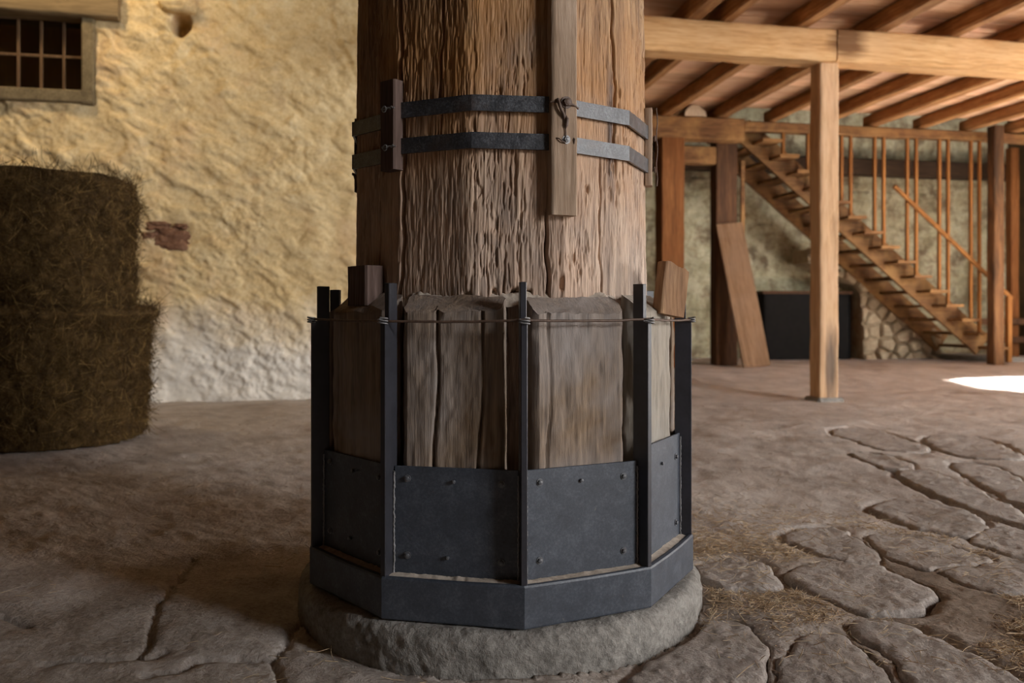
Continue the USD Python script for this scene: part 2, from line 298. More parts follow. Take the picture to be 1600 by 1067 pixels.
rough_mat('earth', [(.28, C('#776e67')), (.44, C('#b0a69d')), (.58, C('#cac1b9')), (.7, C('#dad2ca'))], scale=3.2, fine=70, fine_amt=.55, bump=1., dist=.010,
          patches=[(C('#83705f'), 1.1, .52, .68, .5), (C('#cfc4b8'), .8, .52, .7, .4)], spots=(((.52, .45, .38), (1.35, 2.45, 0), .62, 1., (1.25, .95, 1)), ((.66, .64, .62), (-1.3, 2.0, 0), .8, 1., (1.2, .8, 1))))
rough_mat('flagstone', [(.28, C('#776d66')), (.45, C('#a59b93')), (.6, C('#bcb3aa'))], scale=7, fine=130, fine_amt=.6, bump=1., dist=.007, patches=[(C('#85705c'), 2.0, .55, .7, .5)])
rough_mat('plinth_stone', [(.28, C('#5e5a55')), (.45, C('#89857f')), (.62, C('#a7a39c'))], scale=9, fine=70, fine_amt=.5, bump=1., dist=.012)
rough_mat('dust', [(.3, C('#978a7d')), (.5, C('#bdb0a1')), (.65, C('#d0c5b8'))], scale=20, fine=150, bump=.5, dist=.004)
rough_mat('iron', [(.30, C('#2e323a')), (.5, C('#404650')), (.64, C('#545a64')), (.74, C('#8a8984'))], scale=18, fine=160, fine_amt=.45, bump=.18, dist=.002, rough=.5, spec=.6,
          patches=[(C('#77726b'), 55., .68, .74, .5)])
rough_mat('bolt_iron', [(.3, C('#3f4146')), (.6, C('#66686c')), (.72, C('#9a9894'))], scale=60, fine=300, bump=.3, dist=.001, rough=.42, spec=.8)
rough_mat('iron_upright', [(.30, C('#212126')), (.6, C('#34343b'))], scale=18, fine=160, bump=.12, dist=.002, rough=.42, spec=.6)
rough_mat('strap_iron', [(.34, C('#1f2024')), (.5, C('#34363b')), (.64, C('#5c5f65'))], scale=22, fine=170, fine_amt=.55, bump=.6, dist=.003, rough=.36, spec=.9, patches=[(C('#4c3d33'), 9., .56, .7, .5)])
rough_mat('steel', [(.3, C('#5d5c5c')), (.6, C('#8b8a8a'))], scale=40, bump=.1, rough=.4, spec=.8)
rough_mat('rust', [(.3, C('#3a2a22')), (.6, C('#6d5748'))], scale=60, fine=220, bump=.3, dist=.002, rough=.6, spec=.5)
rough_mat('black_iron', [(.3, C('#0f0e0d')), (.6, C('#1d1a18'))], scale=12, bump=.2)
rough_mat('hay', [(.3, C('#20160b')), (.45, C('#43321b')), (.6, C('#69522f')), (.72, C('#8a7248'))], scale=9, fine=120, fine_amt=.6, bump=.8, dist=.02)
rough_mat('pale_hay', [(.3, C('#6a5330')), (.6, C('#a1844f'))], scale=12, fine=200)
rough_mat('straw', [(.3, C('#8f7860')), (.5, C('#c2aa8a')), (.7, C('#dccbb0'))], scale=30, fine=200, bump=.1)
rough_mat('pale_wood_end', [(.3, C('#a8937a')), (.6, C('#cbb9a0'))], scale=20)
mat('pane_glass', {'f': ('fresnel', {'IOR': 1.5}), 't': ('transparent_bsdf', {'color': (.55, .55, .5)}), 'gl': ('glossy_bsdf', {'color': (.8, .8, .8), 'roughness': .12}), 'm': ('mix_closure', {})},
    [('f.fac', 'm.fac'), ('t.BSDF', 'm.closure1'), ('gl.BSDF', 'm.closure2')], surface='m.closure')

# ------------------------------------------------------------------ the floor
def floor_z(x, y):
    u, v = UV(x, y)
    t = np.clip((v-8.3)/2.2, 0, 1)
    return .11*t*t*(3-2*t)
def px_floor(px, py):
    """a point of the floor: the photograph's flagstones were measured from its rows"""
    y = F*EYE/(py-HOR); return ((px-800)/F*y, y)
def z1(x, y): return (1040+x/2.498, 640+y/2.498)
stones_px = [[z1(*p) for p in s] for s in [
    [(125, 600), (330, 572), (440, 660), (430, 690), (330, 700), (190, 690), (140, 650)],
    [(-90, 1000), (10, 900), (150, 820), (260, 810), (350, 870), (400, 950), (390, 1020), (350, 1120), (-190, 1140)],
    [(480, 940), (530, 890), (640, 875), (700, 890), (760, 940), (880, 1040), (950, 1130), (440, 1130), (445, 1030)],
    [(720, 830), (800, 815), (870, 825), (980, 870), (1100, 920), (1250, 990), (1390, 1060), (1450, 1130), (1040, 1130), (900, 990), (800, 900)],
    [(460, 630), (560, 590), (700, 600), (850, 605), (900, 640), (1000, 690), (1060, 720), (1000, 770), (880, 800), (750, 775), (620, 730), (520, 680)],
    [(760, 480), (850, 480), (1000, 500), (1120, 520), (1240, 570), (1230, 588), (1070, 606), (1020, 622), (920, 590), (830, 540)],
    [(1070, 622), (1230, 594), (1399, 590), (1500, 640), (1460, 720), (1300, 710), (1200, 690), (1130, 655)],
    [(790, 370), (880, 340), (1000, 345), (1150, 380), (1265, 440), (1215, 488), (1100, 480), (950, 440), (850, 400)],
    [(450, 490), (540, 450), (680, 450), (780, 530), (860, 590), (720, 590), (600, 560), (520, 520)],
    [(1275, 446), (1399, 460), (1520, 560), (1390, 568), (1260, 530), (1175, 504)],
    [(890, 240), (1000, 235), (1130, 270), (1270, 330), (1380, 390), (1480, 450), (1399, 444), (1280, 414), (1100, 343), (960, 283)],
    [(620, 85), (760, 62), (930, 110), (1060, 160), (900, 168), (760, 128)],
    [(700, 160), (850, 172), (1000, 228), (885, 234), (780, 200)],
    [(1080, 200), (1250, 210), (1420, 280), (1520, 380), (1390, 370), (1240, 290)],
    [(990, 100), (1180, 95), (1330, 140), (1420, 200), (1250, 190), (1090, 170)]]]
cracks_px = [[(205, 1024), (226, 1008), (238, 975), (246, 938), (262, 924), (286, 886), (300, 866)], [(60, 1030), (205, 1024), (262, 1012)],
             [(226, 1052), (280, 1044), (302, 1026), (360, 1024), (424, 1022), (446, 1004), (462, 972), (492, 940)], [(424, 1022), (436, 1040), (438, 1100)], [(5, 958), (24, 964), (48, 972)]]
def chaikin(p, n=1):
    p = np.asarray(p, float)
    for _ in range(n):
        q = np.roll(p, -1, 0); p = np.stack([.75*p+.25*q, .25*p+.75*q], 1).reshape(-1, 2)
    return p
stone_poly = []
for s in stones_px:
    P = np.array(Polygon(chaikin([px_floor(*p) for p in s])).segmentize(.02).exterior.coords)[:-1]
    jit = np.stack([meshkit.fbm(np.column_stack([P*14, P[:, :1]*0+k]), 3, 50+k)-.5 for k in (0, 1)], -1)*.05
    P = Polygon(P+jit).buffer(0)
    if P.geom_type != 'Polygon': P = max(P.geoms, key=lambda g: g.area)
    stone_poly.append(P.buffer(.010, join_style=1))
PC = np.array([-.036, 2.53])                   # axis of the great post
stone_poly = [p.difference(Point(*PC).buffer(.63)) for p in stone_poly]
stone_poly = [p if p.geom_type == 'Polygon' else max(p.geoms, key=lambda g: g.area) for p in stone_poly]
all_st = shapely.union_all(stone_poly); shapely.prepare(all_st); edge_st = all_st.boundary
fl = thing('floor', 'dusty trodden earth floor of the barn with worn flagstones', 'floor', kind='structure')
def earth_h(x, y):
    q = np.stack([x, y, x*0], -1)
    h = (meshkit.fbm(q*1.3, 4, 5)-.5)*.05 + (meshkit.fbm(q*7, 4, 9)-.5)*.02 + (meshkit.fbm(q*30, 3, 2)-.5)*.007
    return h*np.clip(1.2-np.abs(y)/30, .4, 1)
sc = np.concatenate([np.linspace(-2.2, -.72, 40), np.arange(-.715, .715, .0036), np.linspace(.72, 2.2, 40)])
yr = [1.05]
while yr[-1] < 16: yr.append(yr[-1]*1.0062)
Yg, Sg = np.meshgrid(yr, sc, indexing='ij'); Xg = Yg*Sg
Zg = earth_h(Xg, Yg) - .006 + floor_z(Xg, Yg)
near = (Yg < 7) & (np.abs(Sg) < .8)
pts = shapely.points(Xg[near], Yg[near])
dd = shapely.distance(edge_st, pts); ins = shapely.contains(all_st, pts)
zz = Zg[near]; gm = np.clip((meshkit.fbm(np.stack([Xg[near]*3, Yg[near]*3, Xg[near]*0], -1), 2, 4)-.35)*4, 0, 1); gro = np.exp(-(dd/.022)**2)*(.004+.034*gm)
zz = np.where(ins, np.minimum(zz, 0) - .03, zz - gro); Zg[near] = zz
cr_l = shapely.MultiLineString([[px_floor(*p) for p in c] for c in cracks_px]); shapely.prepare(cr_l)
fore = (Yg < 3.2) & (Sg < 0) & (Sg > -.8)
wob = (meshkit.fbm(np.stack([Xg[fore]*22, Yg[fore]*22, Xg[fore]*0], -1), 3, 71)-.5)*.03
dcr = np.abs(shapely.distance(cr_l, shapely.points(Xg[fore]+wob, Yg[fore]-wob*.7)))
Zg[fore] -= .016*np.exp(-(dcr/.008)**2) + .004*np.exp(-(dcr/.03)**2)
rp = np.hypot(Xg-PC[0], Yg-PC[1]); Zg = np.where(rp < .6, -.03, Zg - .012*np.exp(-((rp-.62)/.03)**2))
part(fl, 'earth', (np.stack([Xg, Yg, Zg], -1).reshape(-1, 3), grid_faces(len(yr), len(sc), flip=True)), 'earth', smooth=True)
part(fl, 'floor_base', ubox(-9, 11.8, RV-.3, 13.4, -.5, -.09), 'earth')
rng = np.random.default_rng(4)
for k, P in enumerate(stone_poly):
    x0, y0, x1, y1 = P.bounds
    step = float(np.clip(math.sqrt(P.area)/55, .006, .03))
    gx, gy = np.meshgrid(np.arange(x0, x1, step), np.arange(y0, y1, step)); g = np.stack([gx.ravel(), gy.ravel()], -1) + rng.normal(0, step*.15, (gx.size, 2))
    g = g[shapely.contains(P.buffer(-step*.6), shapely.points(g))]
    L = P.exterior.length; nb = int(L/step)
    B = np.array([P.exterior.interpolate(i*L/nb).coords[0] for i in range(nb)])
    A = np.vstack([B, g]); tri = Delaunay(A).simplices
    cen = A[tri].mean(1); tri = tri[shapely.contains(P, shapely.points(cen))]
    e = A[tri]; cr = (e[:, 1, 0]-e[:, 0, 0])*(e[:, 2, 1]-e[:, 0, 1])-(e[:, 1, 1]-e[:, 0, 1])*(e[:, 2, 0]-e[:, 0, 0])
    tri[cr < 0] = tri[cr < 0][:, ::-1]
    d = shapely.distance(P.exterior, shapely.points(A)); q = np.column_stack([A, np.zeros(len(A))])
    z = .000 + rng.uniform(-.003, .003) + earth_h(A[:, 0], A[:, 1])*.4 + (meshkit.fbm(q*5, 3, k)-.5)*.012 + (meshkit.fbm(q*16, 4, k+9)-.5)*.010 + (meshkit.fbm(q*60, 3, k+3)-.5)*.006 - (.004+.010*meshkit.noise(q*6, k))*np.exp(-d/.010)
    z[:nb] -= .006
    v = np.column_stack([A, z]); low = np.column_stack([B, np.full(nb, -.08)])
    i = np.arange(nb); i2 = (i+1) % nb; n0 = len(v)
    ccw = P.exterior.is_ccw
    sk = np.vstack([np.stack([i, i2+n0, i2], -1), np.stack([i, i+n0, i2+n0], -1)])
    if not ccw: sk = sk[:, ::-1]
    else: sk = np.vstack([np.stack([i, i+n0, i2], -1), np.stack([i+n0, i2+n0, i2], -1)])
    part(fl, 'flagstone', (np.vstack([v, low]), np.vstack([tri, sk])), 'flagstone', smooth=True)

# ------------------------------------------------------------------ the walls
WV = 8.38                                      # face of the left wall
WIN = (-4.15, -2.594, 2.96, 3.70)              # window hole u0 u1 z0 z1
def wall_h(u, z, seed=1):
    q = np.stack([u, z, u*0+seed], -1)
    w = meshkit.fbm(q*2.2, 3, 11)-.5
    a, b = u*.86-z*.5, u*.5+z*.86                # strokes of the trowel run slantwise
    qs = np.stack([a*4.2+w*1.2, b*8.0+w*1.6, u*0+3], -1)
    qf = np.stack([a*11+w*2, b*19+w*2, u*0+5], -1)
    big = (meshkit.fbm(q*1.1, 3, 3)-.5)*.10
    sca = meshkit.fbm(qs, 3, 21)-.5; fl = meshkit.fbm(qf, 3, 23)-.5
    rough = np.clip((meshkit.fbm(q*1.7, 3, 33)-.3)*2.2, .25, 1)
    return big + sca*.085 + np.clip(np.abs(sca)*6-.2, -.1, .5)*.012 + fl*.052*rough + (meshkit.fbm(q*34, 3, 8)-.5)*.022*rough
ug = np.array(dedup(np.linspace(-8, -3.6, 30), np.arange(-3.6, .25, .0115), np.linspace(.25, 1.0, 10), np.array(WIN[:2])))
zg = np.array(dedup(np.arange(-.12, 4.15, .0115), np.linspace(4.2, 6.2, 20), np.array(WIN[2:])))
Zw, Uw = np.meshgrid(zg, ug, indexing='ij')
hw = wall_h(Uw, Zw)
edge = np.maximum(np.maximum(WIN[0]-Uw, Uw-WIN[1]), np.maximum(WIN[2]-Zw, Zw-WIN[3]))   # distance outside the window hole
hw *= np.clip(edge/.12, .15, 1)
# recess of a missing stone high on the wall, and a scar where the plaster fell
HOLE = (-1.72, 3.66)
rr = np.sqrt(((Uw-HOLE[0])/.085)**2 + ((Zw-HOLE[1])/.11)**2)
hw -= .34/(1+np.exp(np.clip((rr-1)*16, -50, 50)))
SC = (-1.83, 1.60)
rs = np.sqrt(((Uw-SC[0])/.22)**2 + ((Zw-SC[1])/.14)**2)
hw -= .035/(1+np.exp((rs-1)*7))
cu, cz = (ug[1:]+ug[:-1])/2, (zg[1:]+zg[:-1])/2
inside = (cu[None] > WIN[0]) & (cu[None] < WIN[1]) & (cz[:, None] > WIN[2]) & (cz[:, None] < WIN[3])
Pw = Uw[..., None]*U3 + (WV-hw)[..., None]*V3 + Zw[..., None]*Z3
wl = thing('wall_left', 'uneven yellow lime plastered rubble wall behind the hay bales', 'wall', kind='structure')
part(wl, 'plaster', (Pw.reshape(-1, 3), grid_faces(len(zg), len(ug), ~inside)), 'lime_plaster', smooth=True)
def lump(c, a, b, h, seed, sub=3, amp=.25):
    s = trimesh.creation.icosphere(sub, 1.0); v = np.array(s.vertices)
    v = np.sign(v)*np.abs(v)**.75
    v *= (1+(meshkit.fbm(v*1.6+seed*5.1, 3, seed)-.5)*2*amp)[:, None]
    P = v[:, :1]*a*U3 + v[:, 1:2]*b*V3 + v[:, 2:]*h*Z3 + c
    return trimesh.Trimesh(P, s.faces, process=False)
for (u, z, a, h, k) in [(-1.81, 1.57, .17, .105, 1), (-1.93, 1.70, .11, .045, 2), (-1.72, 1.70, .07, .03, 3), (-2.02, 1.60, .06, .04, 4)]:
    part(wl, 'exposed_stone', lump(W(u, WV+.035, z), a, .06, h, k, 4, .6), 'red_stone', smooth=True)
part(wl, 'jutting_stone', lump(W(-1.72, WV-.03, 3.82), .17, .10, .07, 5), 'lime_plaster', smooth=True)

wn = thing('window_1', 'small barred barn window with dark panes set deep in the plaster wall', 'window', W(WIN[1], WV, WIN[2]), kind='structure')
u0, u1, za, zb = WIN
part(wn, 'reveal', cat_([ubox(u1-.004, u1+.05, WV-.03, WV+.45, za-.05, zb+.05), ubox(u0-.05, u0+.004, WV-.03, WV+.45, za-.05, zb+.05),
     ubox(u0-.05, u1+.05, WV-.0, WV+.45, zb-.004, zb+.05)]), 'shell_plaster')
part(wn, 'surround', cat_([ubox(u1, u1+.115, WV-.075, WV+.05, za-.13, zb+.03, .012)]), 'window_stone')
part(wn, 'sill', ubox(u0-.1, u1+.10, WV-.08, WV+.12, za-.12, za, .012), 'window_stone')
part(wn, 'lintel', place(timber(2.05, .34, .26, .015, .02, .05, .06, 12), W(u0-.15, WV+.03, zb+.11), U3+.0*V3-.02*Z3, V3), 'lintel_wood', smooth=40)
fv = WV+.10
part(wn, 'frame', cat_([ubox(u1-.035, u1, fv, fv+.06, za, zb), ubox(u0, u0+.05, fv, fv+.06, za, zb), ubox(u0, u1, fv, fv+.06, za, za+.035), ubox(u0, u1, fv, fv+.06, zb-.05, zb)]), 'frame_wood')
bars = [-2.80, -3.00, -3.20, -3.41, -3.62, -3.83]
for b in bars: part(wn, 'glazing_bar', ubox(b-.013, b+.013, fv-.005, fv+.03, za+.03, zb-.04), 'frame_wood')
part(wn, 'glazing_bar', ubox(u0+.04, u1-.03, fv+.002, fv+.032, 3.30, 3.33), 'frame_wood')
ub = [u1-.035] + bars + [u0+.05]
for k in range(len(ub)-1):
    for (p, q) in ((za+.035, 3.30), (3.33, zb-.05)):
        part(wn, 'pane', ubox(ub[k+1]+.013, ub[k]-.013, fv+.012, fv+.018, p, q, .001), 'pane_glass')
part(wn, 'dark_room', cat_([ubox(u0-.3, u1+.3, WV+1.3, WV+1.35, za-.4, zb+.4), ubox(u0-.3, u0-.25, WV+.45, WV+1.35, za-.4, zb+.4), ubox(u1+.25, u1+.3, WV+.45, WV+1.35, za-.4, zb+.4),
     ubox(u0-.3, u1+.3, WV+.45, WV+1.35, za-.45, za-.4), ubox(u0-.3, u1+.3, WV+.45, WV+1.35, zb+.4, zb+.45)]), 'frame_wood')

BV = 12.9
ug = np.array(dedup(np.linspace(.8, 4.0, 20), np.arange(4.0, 11.8, .03))); zg = np.array(dedup(np.arange(-.1, 3.7, .03), np.linspace(3.7, 6.2, 10)))
Zw, Uw = np.meshgrid(zg, ug, indexing='ij'); q = np.stack([Uw, Zw, Uw*0], -1)
row = np.floor(Zw/.15 + .15*meshkit.noise(q*1.5, 6)); bx_ = Uw/.32 + .5*(row % 2) + .3*meshkit.noise(np.stack([row*3.1, row*0, row*0], -1), 2)
fu, fz = bx_ % 1, (Zw/.15 + .15*meshkit.noise(q*1.5, 6)) % 1
joint = np.minimum(np.minimum(fu, 1-fu)*.32, np.minimum(fz, 1-fz)*.15)
hb = np.clip(joint/.03, 0, 1)*.025 + (meshkit.noise(np.stack([np.floor(bx_)*1.7, row*2.3, row*0], -1), 5)-.5)*.03 + (meshkit.fbm(q*3, 4, 5)-.5)*.12
Pw = Uw[..., None]*U3 + (BV-hb)[..., None]*V3 + Zw[..., None]*Z3
wb = thing('wall_back', 'limewashed rough masonry wall at the back beyond the stair', 'wall', kind='structure')
part(wb, 'masonry', (Pw.reshape(-1, 3), grid_faces(len(zg), len(ug))), 'limewash_brick', smooth=True)
sh = thing('wall_return', 'plastered end of the left wall running back to the rear masonry', 'wall', kind='structure')
part(sh, 'plaster', ubox(.7, 1.0, WV+.0, BV+.2, -.1, 6.2), 'shell_plaster')
sh = thing('wall_right', 'plastered right wall with open barn doors', 'wall', kind='structure')
for (a, b, p, q) in ((RV, DOOR[0], -.1, 6.2), (DOOR[1], SIDE[0], -.1, 6.2), (SIDE[1], 13.2, -.1, 6.2), (DOOR[0], DOOR[1], DOOR[2], 6.2), (SIDE[0], SIDE[1], SIDE[2], 6.2)):
    part(sh, 'plaster', ubox(11.5, 11.8, a, b, p, q), 'shell_plaster')
sh = thing('yard_wall', 'unseen wall added outside the wide door to block the sun', 'wall', kind='structure')  # added outside to keep direct sun from coming in at the wide door
part(sh, 'masonry', ubox(14.5, 14.9, -3, 8.2, -.5, 5.5), 'limewash_brick')
sh = thing('wall_rear', 'plastered wall behind the viewer with a tall gate', 'wall', kind='structure')
for (a, b, p, q) in ((-9, GATE[0], -.1, 6.2), (GATE[1], 11.8, -.1, 6.2), (GATE[0], GATE[1], -.1, GATE[2]), (GATE[0], GATE[1], GATE[3], 6.2)):
    part(sh, 'plaster', ubox(a, b, RV-.3, RV, p, q), 'shell_plaster')
sh = thing('wall_far_left', 'plastered side wall left of the hay bales', 'wall', kind='structure')
part(sh, 'plaster', ubox(-9, -8, RV, WV+.3, -.1, 6.2), 'shell_plaster')
sh = thing('ceiling', 'dark timber roof high over the barn', 'ceiling', kind='structure')
part(sh, 'roof_boarding', ubox(-9, 11.8, RV-.3, 13.4, 6.15, 6.25), 'brown_post')

# ------------------------------------------------------------------ the loft on the right: posts, beams, joists, boards
BZ0, BZ1, V0, V1 = 3.30, 3.615, 7.334, 10.9
def post_at(name, label, u, v, w, d, z1, mt, seed, lean=0., cr=()):
    z0 = float(floor_z(*W(u, v)[:2])) - .03
    t = thing(name, label, 'post', W(u, v, z0))
    part(t, 'shaft', place(timber(z1-z0, w, d, .008, .012, .03, .05, seed, cracks=cr), W(u, v, z0), Z3 + lean*U3, U3), mt, smooth=35)
    return t
pp = post_at('loft_post', 'pale squared timber post under the joint of the front beam', 4.50, V0+.03, .205, .19, BZ0+.005, 'pine_post', 3, cr=((.13, .018, .008),))
part(pp, 'footing', ubox(4.36, 4.64, V0-.11, V0+.17, -.05, .03, .02), 'plinth_stone')
def beam(name, label, u0, u1, v, z0, z1, d, mt, seed, cr=()):
    t = thing(name, label, 'beam', W(u0, v, z0))
    part(t, 'beam_body', place(timber(u1-u0, z1-z0, d, .010, .018, .03, .05, seed, cracks=cr), W(u0, v, (z0+z1)/2), U3, Z3), mt, smooth=35)
    return t
beam('front_beam', 'long pale loft beam from behind the great post to the post joint', 1.05, 4.535, V0, BZ0, BZ1, .26, 'pine_u', 5, cr=((.42, .012, .006), (.5, .01, .005)))
beam('front_beam', 'pale loft beam with a brown stain, right of the post joint', 4.55, 11.45, V0, BZ0, BZ1, .26, 'pine_u', 6, cr=((.42, .012, .006),))
beam('rear_beam', 'shorter squared beam on the orange post, left of the stair head', 1.05, 5.35, V1, BZ0, BZ1, .26, 'stair_wood', 7)
beam('stairwell_header', 'thin timber header over the row of stair balusters', 5.38, 11.45, V1, 3.46, BZ1-.014, .16, 'stair_wood', 8)
beam('wall_plate', 'dark timber plate laid along the top of the masonry behind the balusters', 1.05, 11.45, BV-.20, 3.22, 3.50, .22, 'dark_beam', 9)
ju = [1.55, 2.35, 3.08, 3.42, 4.2, 5.02, 5.83, 6.63, 7.44, 8.25, 9.05, 9.85, 10.65]
ordn = ['first', 'second', 'third', 'fourth', 'fifth', 'sixth', 'seventh', 'eighth', 'ninth', 'tenth', 'eleventh', 'twelfth', 'thirteenth']
for k, u in enumerate(ju):
    end = 11.0 if u > 5.2 else BV-.08
    t = thing('ceiling_joist', f'loft joist laid over the front beam, {ordn[k]} from the great post rightwards', 'joist', W(u, 5, BZ1), group='joists under the loft boards')
    part(t, 'joist_body', place(timber(end-5, .15+.02*((k*7) % 3-1), .165, .008, .02, .04, .1, 20+k), W(u, 5, BZ1+.085), V3, U3), 'pine_v', smooth=35)
lo = thing('loft_floor', 'rough boards of the loft floor lying on the joists', 'floorboards', W(1.1, 5, BZ1+.17))
v = 5.0; k = 0
rb = random.Random(3)
while v < BV-.1:
    w = rb.uniform(.19, .27)
    cuts = [1.1, 5.02 + .81*rb.choice([-2, -1, 0]), 8.25 + .8*rb.choice([-1, 0, 1]), 11.4] if v < 10.85 else [1.1, 5.30]
    for a, b in zip(cuts[:-1], cuts[1:]):
        zt = BZ1+.172 + rb.uniform(0, .006)
        part(lo, 'board', ubox(a+.003, b-.003, v+.004, v+w-.004, zt, zt+.03, .003), 'ceiling_board')
    v += w

post_at('rear_post', 'orange-brown squared post under the shorter beam, left of the leaning board', 4.28, V1, .34, .26, BZ0+.005, 'orange_post', 31)
post_at('rear_post', 'dark squared post behind the leaning board', 5.25, 11.24, .33, .22, BZ1, 'brown_post', 32)
post_at('rear_post', 'dark brown post at the edge of the great post', 3.9, 11.9, .26, .22, BZ0+.1, 'brown_post', 35)
post_at('stair_post', 'tall post with a sunlit edge in front of the stair foot', 9.22, 10.55, .17, .16, BZ1, 'stair_post_wood', 33)
post_at('stair_post', 'slim post at the right edge beyond the stair foot', 10.72, 11.9, .15, .14, BZ1, 'orange_post', 34)
t = thing('half_log', 'pale half-round log block lying flat on the shorter beam', 'log', W(4.62, V1, BZ1))
arc = [(.165*math.cos(x), .165*math.sin(x)) for x in np.linspace(0, math.pi, 25)]
part(t, 'trunk', extrude(Polygon(arc), .30, frame_mat(W(4.62, V1+.20, BZ1+.002), U3, Z3, -V3)), 'brown_post', smooth=40)
part(t, 'cut_face', extrude(Polygon(arc).buffer(-.004), .015, frame_mat(W(4.62, V1-.10, BZ1+.002), U3, Z3, -V3)), 'pale_wood_end', smooth=40)
beam('trimmer_beam', 'short brown timber between the orange post and the dark post', 4.46, 5.07, 11.2, 3.02, 3.28, .2, 'stair_wood', 44)

# ------------------------------------------------------------------ the stair
ST = thing('staircase', 'open wooden stair with slim balusters rising to the loft', 'staircase', W(9.8, 11.2, .11))
def zs(u): return 2.66 - .80*(u-6.62)
nst = 16; rise = (BZ1-.11)/(nst+.3)
for name_v, wdt in ((11.15, .36), (12.05, .34)):
    a, b = W(5.50, name_v, zs(5.50)), W(9.50, name_v, zs(9.50))
    part(ST, 'stringer', place(timber(np.linalg.norm(b-a), wdt, .055, .004, .006, .05, .1, int(name_v*10)), a, b-a, Z3), 'stair_wood', smooth=35)
tread = []
for k in range(1, nst+1):
    z = .11 + k*rise; u = 6.62 + (2.66-z)/.80 + .02
    part(ST, 'tread', place(timber(1.32, .30, .045, .004, .006, .05, .1, 60+k), W(u, 10.80, z), V3, U3), 'stair_wood', smooth=35)
    tread.append((u, z))
for k, (u, z) in enumerate(tread):
    for du in ((-.07,) if k % 2 else (.05,)):
        if u+du < 5.9: continue
        part(ST, 'baluster', ubox(u+du-.022, u+du+.022, 10.85, 10.895, z+.02, 3.47), 'baluster_wood')
a, b = W(7.75, 10.83, zs(7.75)+.98), W(9.75, 10.83, zs(9.75)+.92)
part(ST, 'handrail', place(timber(np.linalg.norm(b-a), .06, .05, .002, .01, .03, .2, 5), a, b-a, Z3), 'baluster_wood', smooth=35)
part(ST, 'newel_post', ubox(9.66, 9.73, 10.80, 10.87, .11, zs(9.75)+.95), 'baluster_wood')
sp = thing('stone_step', 'low stone step at the foot of the wooden stair', 'step', W(9.6, 11.4, .1))
part(sp, 'step_block', ubox(9.52, 10.3, 10.95, 12.6, .05, .17, .03), 'plinth_stone')
rubble = Polygon([(7.1, 1.95), (9.5, .52), (9.5, .05), (8.1, .05), (8.02, 1.26), (7.1, 1.66)])
rbt = thing('rubble_base', 'sloping rubble stone base under the wooden stair', 'stonework', W(8.9, 12.1, .1))
part(rbt, 'mortar_core', extrude(rubble.buffer(-.03), .5, frame_mat(W(0, 12.62, 0), U3, Z3, -V3)), 'rubble')
rng = np.random.default_rng(8)
sd = []
while len(sd) < 60:
    p = rng.uniform((7.1, .05), (9.75, 1.95))
    if rubble.contains(Point(p)) and all(np.hypot(*((p-s)*[1, 1.3])) > .19 for s in sd): sd.append(p)
    elif rng.random() < .002: break
vor = shapely.voronoi_polygons(shapely.MultiPoint(sd), extend_to=rubble)
for k, c in enumerate(vor.geoms):
    c = c.intersection(rubble).buffer(-.024).buffer(.014)
    if c.is_empty or c.geom_type != 'Polygon' or c.area < .004: continue
    q = np.array(c.exterior.coords)[:-1]; ctr = q.mean(0); dpt = rng.uniform(.05, .13)
    v = np.vstack([np.column_stack([q, np.full(len(q), 0.)]), np.column_stack([ctr+(q-ctr)*.97, np.full(len(q), dpt*.6)]), np.column_stack([ctr+(q-ctr)*.72, np.full(len(q), dpt)])])
    hull = trimesh.convex.convex_hull(v); hull.apply_transform(frame_mat(W(0, 12.13, 0), U3, Z3, -V3))
    part(rbt, 'stone', hull, 'rubble', smooth=30)

# things under the stair
fb = thing('feed_bin', 'black box-like feed bin against the masonry under the stair', 'bin', W(6.35, 12.2, .1))
part(fb, 'bin_body', cat_([ubox(6.4, 7.95, 12.22, 12.27, .1, 1.18), ubox(6.4, 6.45, 12.22, 12.75, .1, 1.18), ubox(7.9, 7.95, 12.22, 12.75, .1, 1.18), ubox(6.4, 7.95, 12.7, 12.75, .1, 1.18)]), 'black_iron')
part(fb, 'bin_rim', cat_([ubox(6.37, 7.98, 12.19, 12.27, 1.17, 1.22), ubox(6.37, 6.46, 12.2, 12.78, 1.17, 1.22), ubox(7.89, 7.98, 12.2, 12.78, 1.17, 1.22)]), 'brown_post')
lb = thing('leaning_board', 'wide brown board leaning against the dark post', 'board', (0, 0, 0))
b0, b1 = np.array([3.42, 11.4, .105]), np.array([3.16, 11.88, 2.16])
xf = UsdGeom.Xformable(stage.GetPrimAtPath(lb.path)); xf.ClearXformOpOrder()
ez = (b1-b0)/np.linalg.norm(b1-b0); ex = np.array([1., .12, 0]); ex -= ez*(ex @ ez); ex /= np.linalg.norm(ex); ey = np.cross(ez, ex)
m4 = frame_mat(b0, ex, ey, ez); xf.AddTransformOp(opSuffix='lean').Set(Gf.Matrix4d(*m4.T.ravel().tolist()))
part(lb, 'board_face', timber(float(np.linalg.norm(b1-b0)), .40, .035, .003, .004, .05, .1, 71), 'board_wood', smooth=35)
t = thing('slat', 'narrow upright slat fixed beside the dark post above the leaning board', 'slat', W(5.52, 11.15, 1.5))
part(t, 'slat_face', ubox(5.50, 5.56, 11.18, 11.215, 1.2, 3.1), 'stair_wood')
for k, z in enumerate((.42, .72)):
    t = thing('stall_rail', ('lower' if k == 0 else 'upper') + ' horizontal stall rail behind the slim post at right edge', 'rail', W(9.95, 11.6, z))
    part(t, 'rail_bar', ubox(9.95, 11.45, 11.7, 11.78, z-.05, z+.05, .01), 'brown_post')

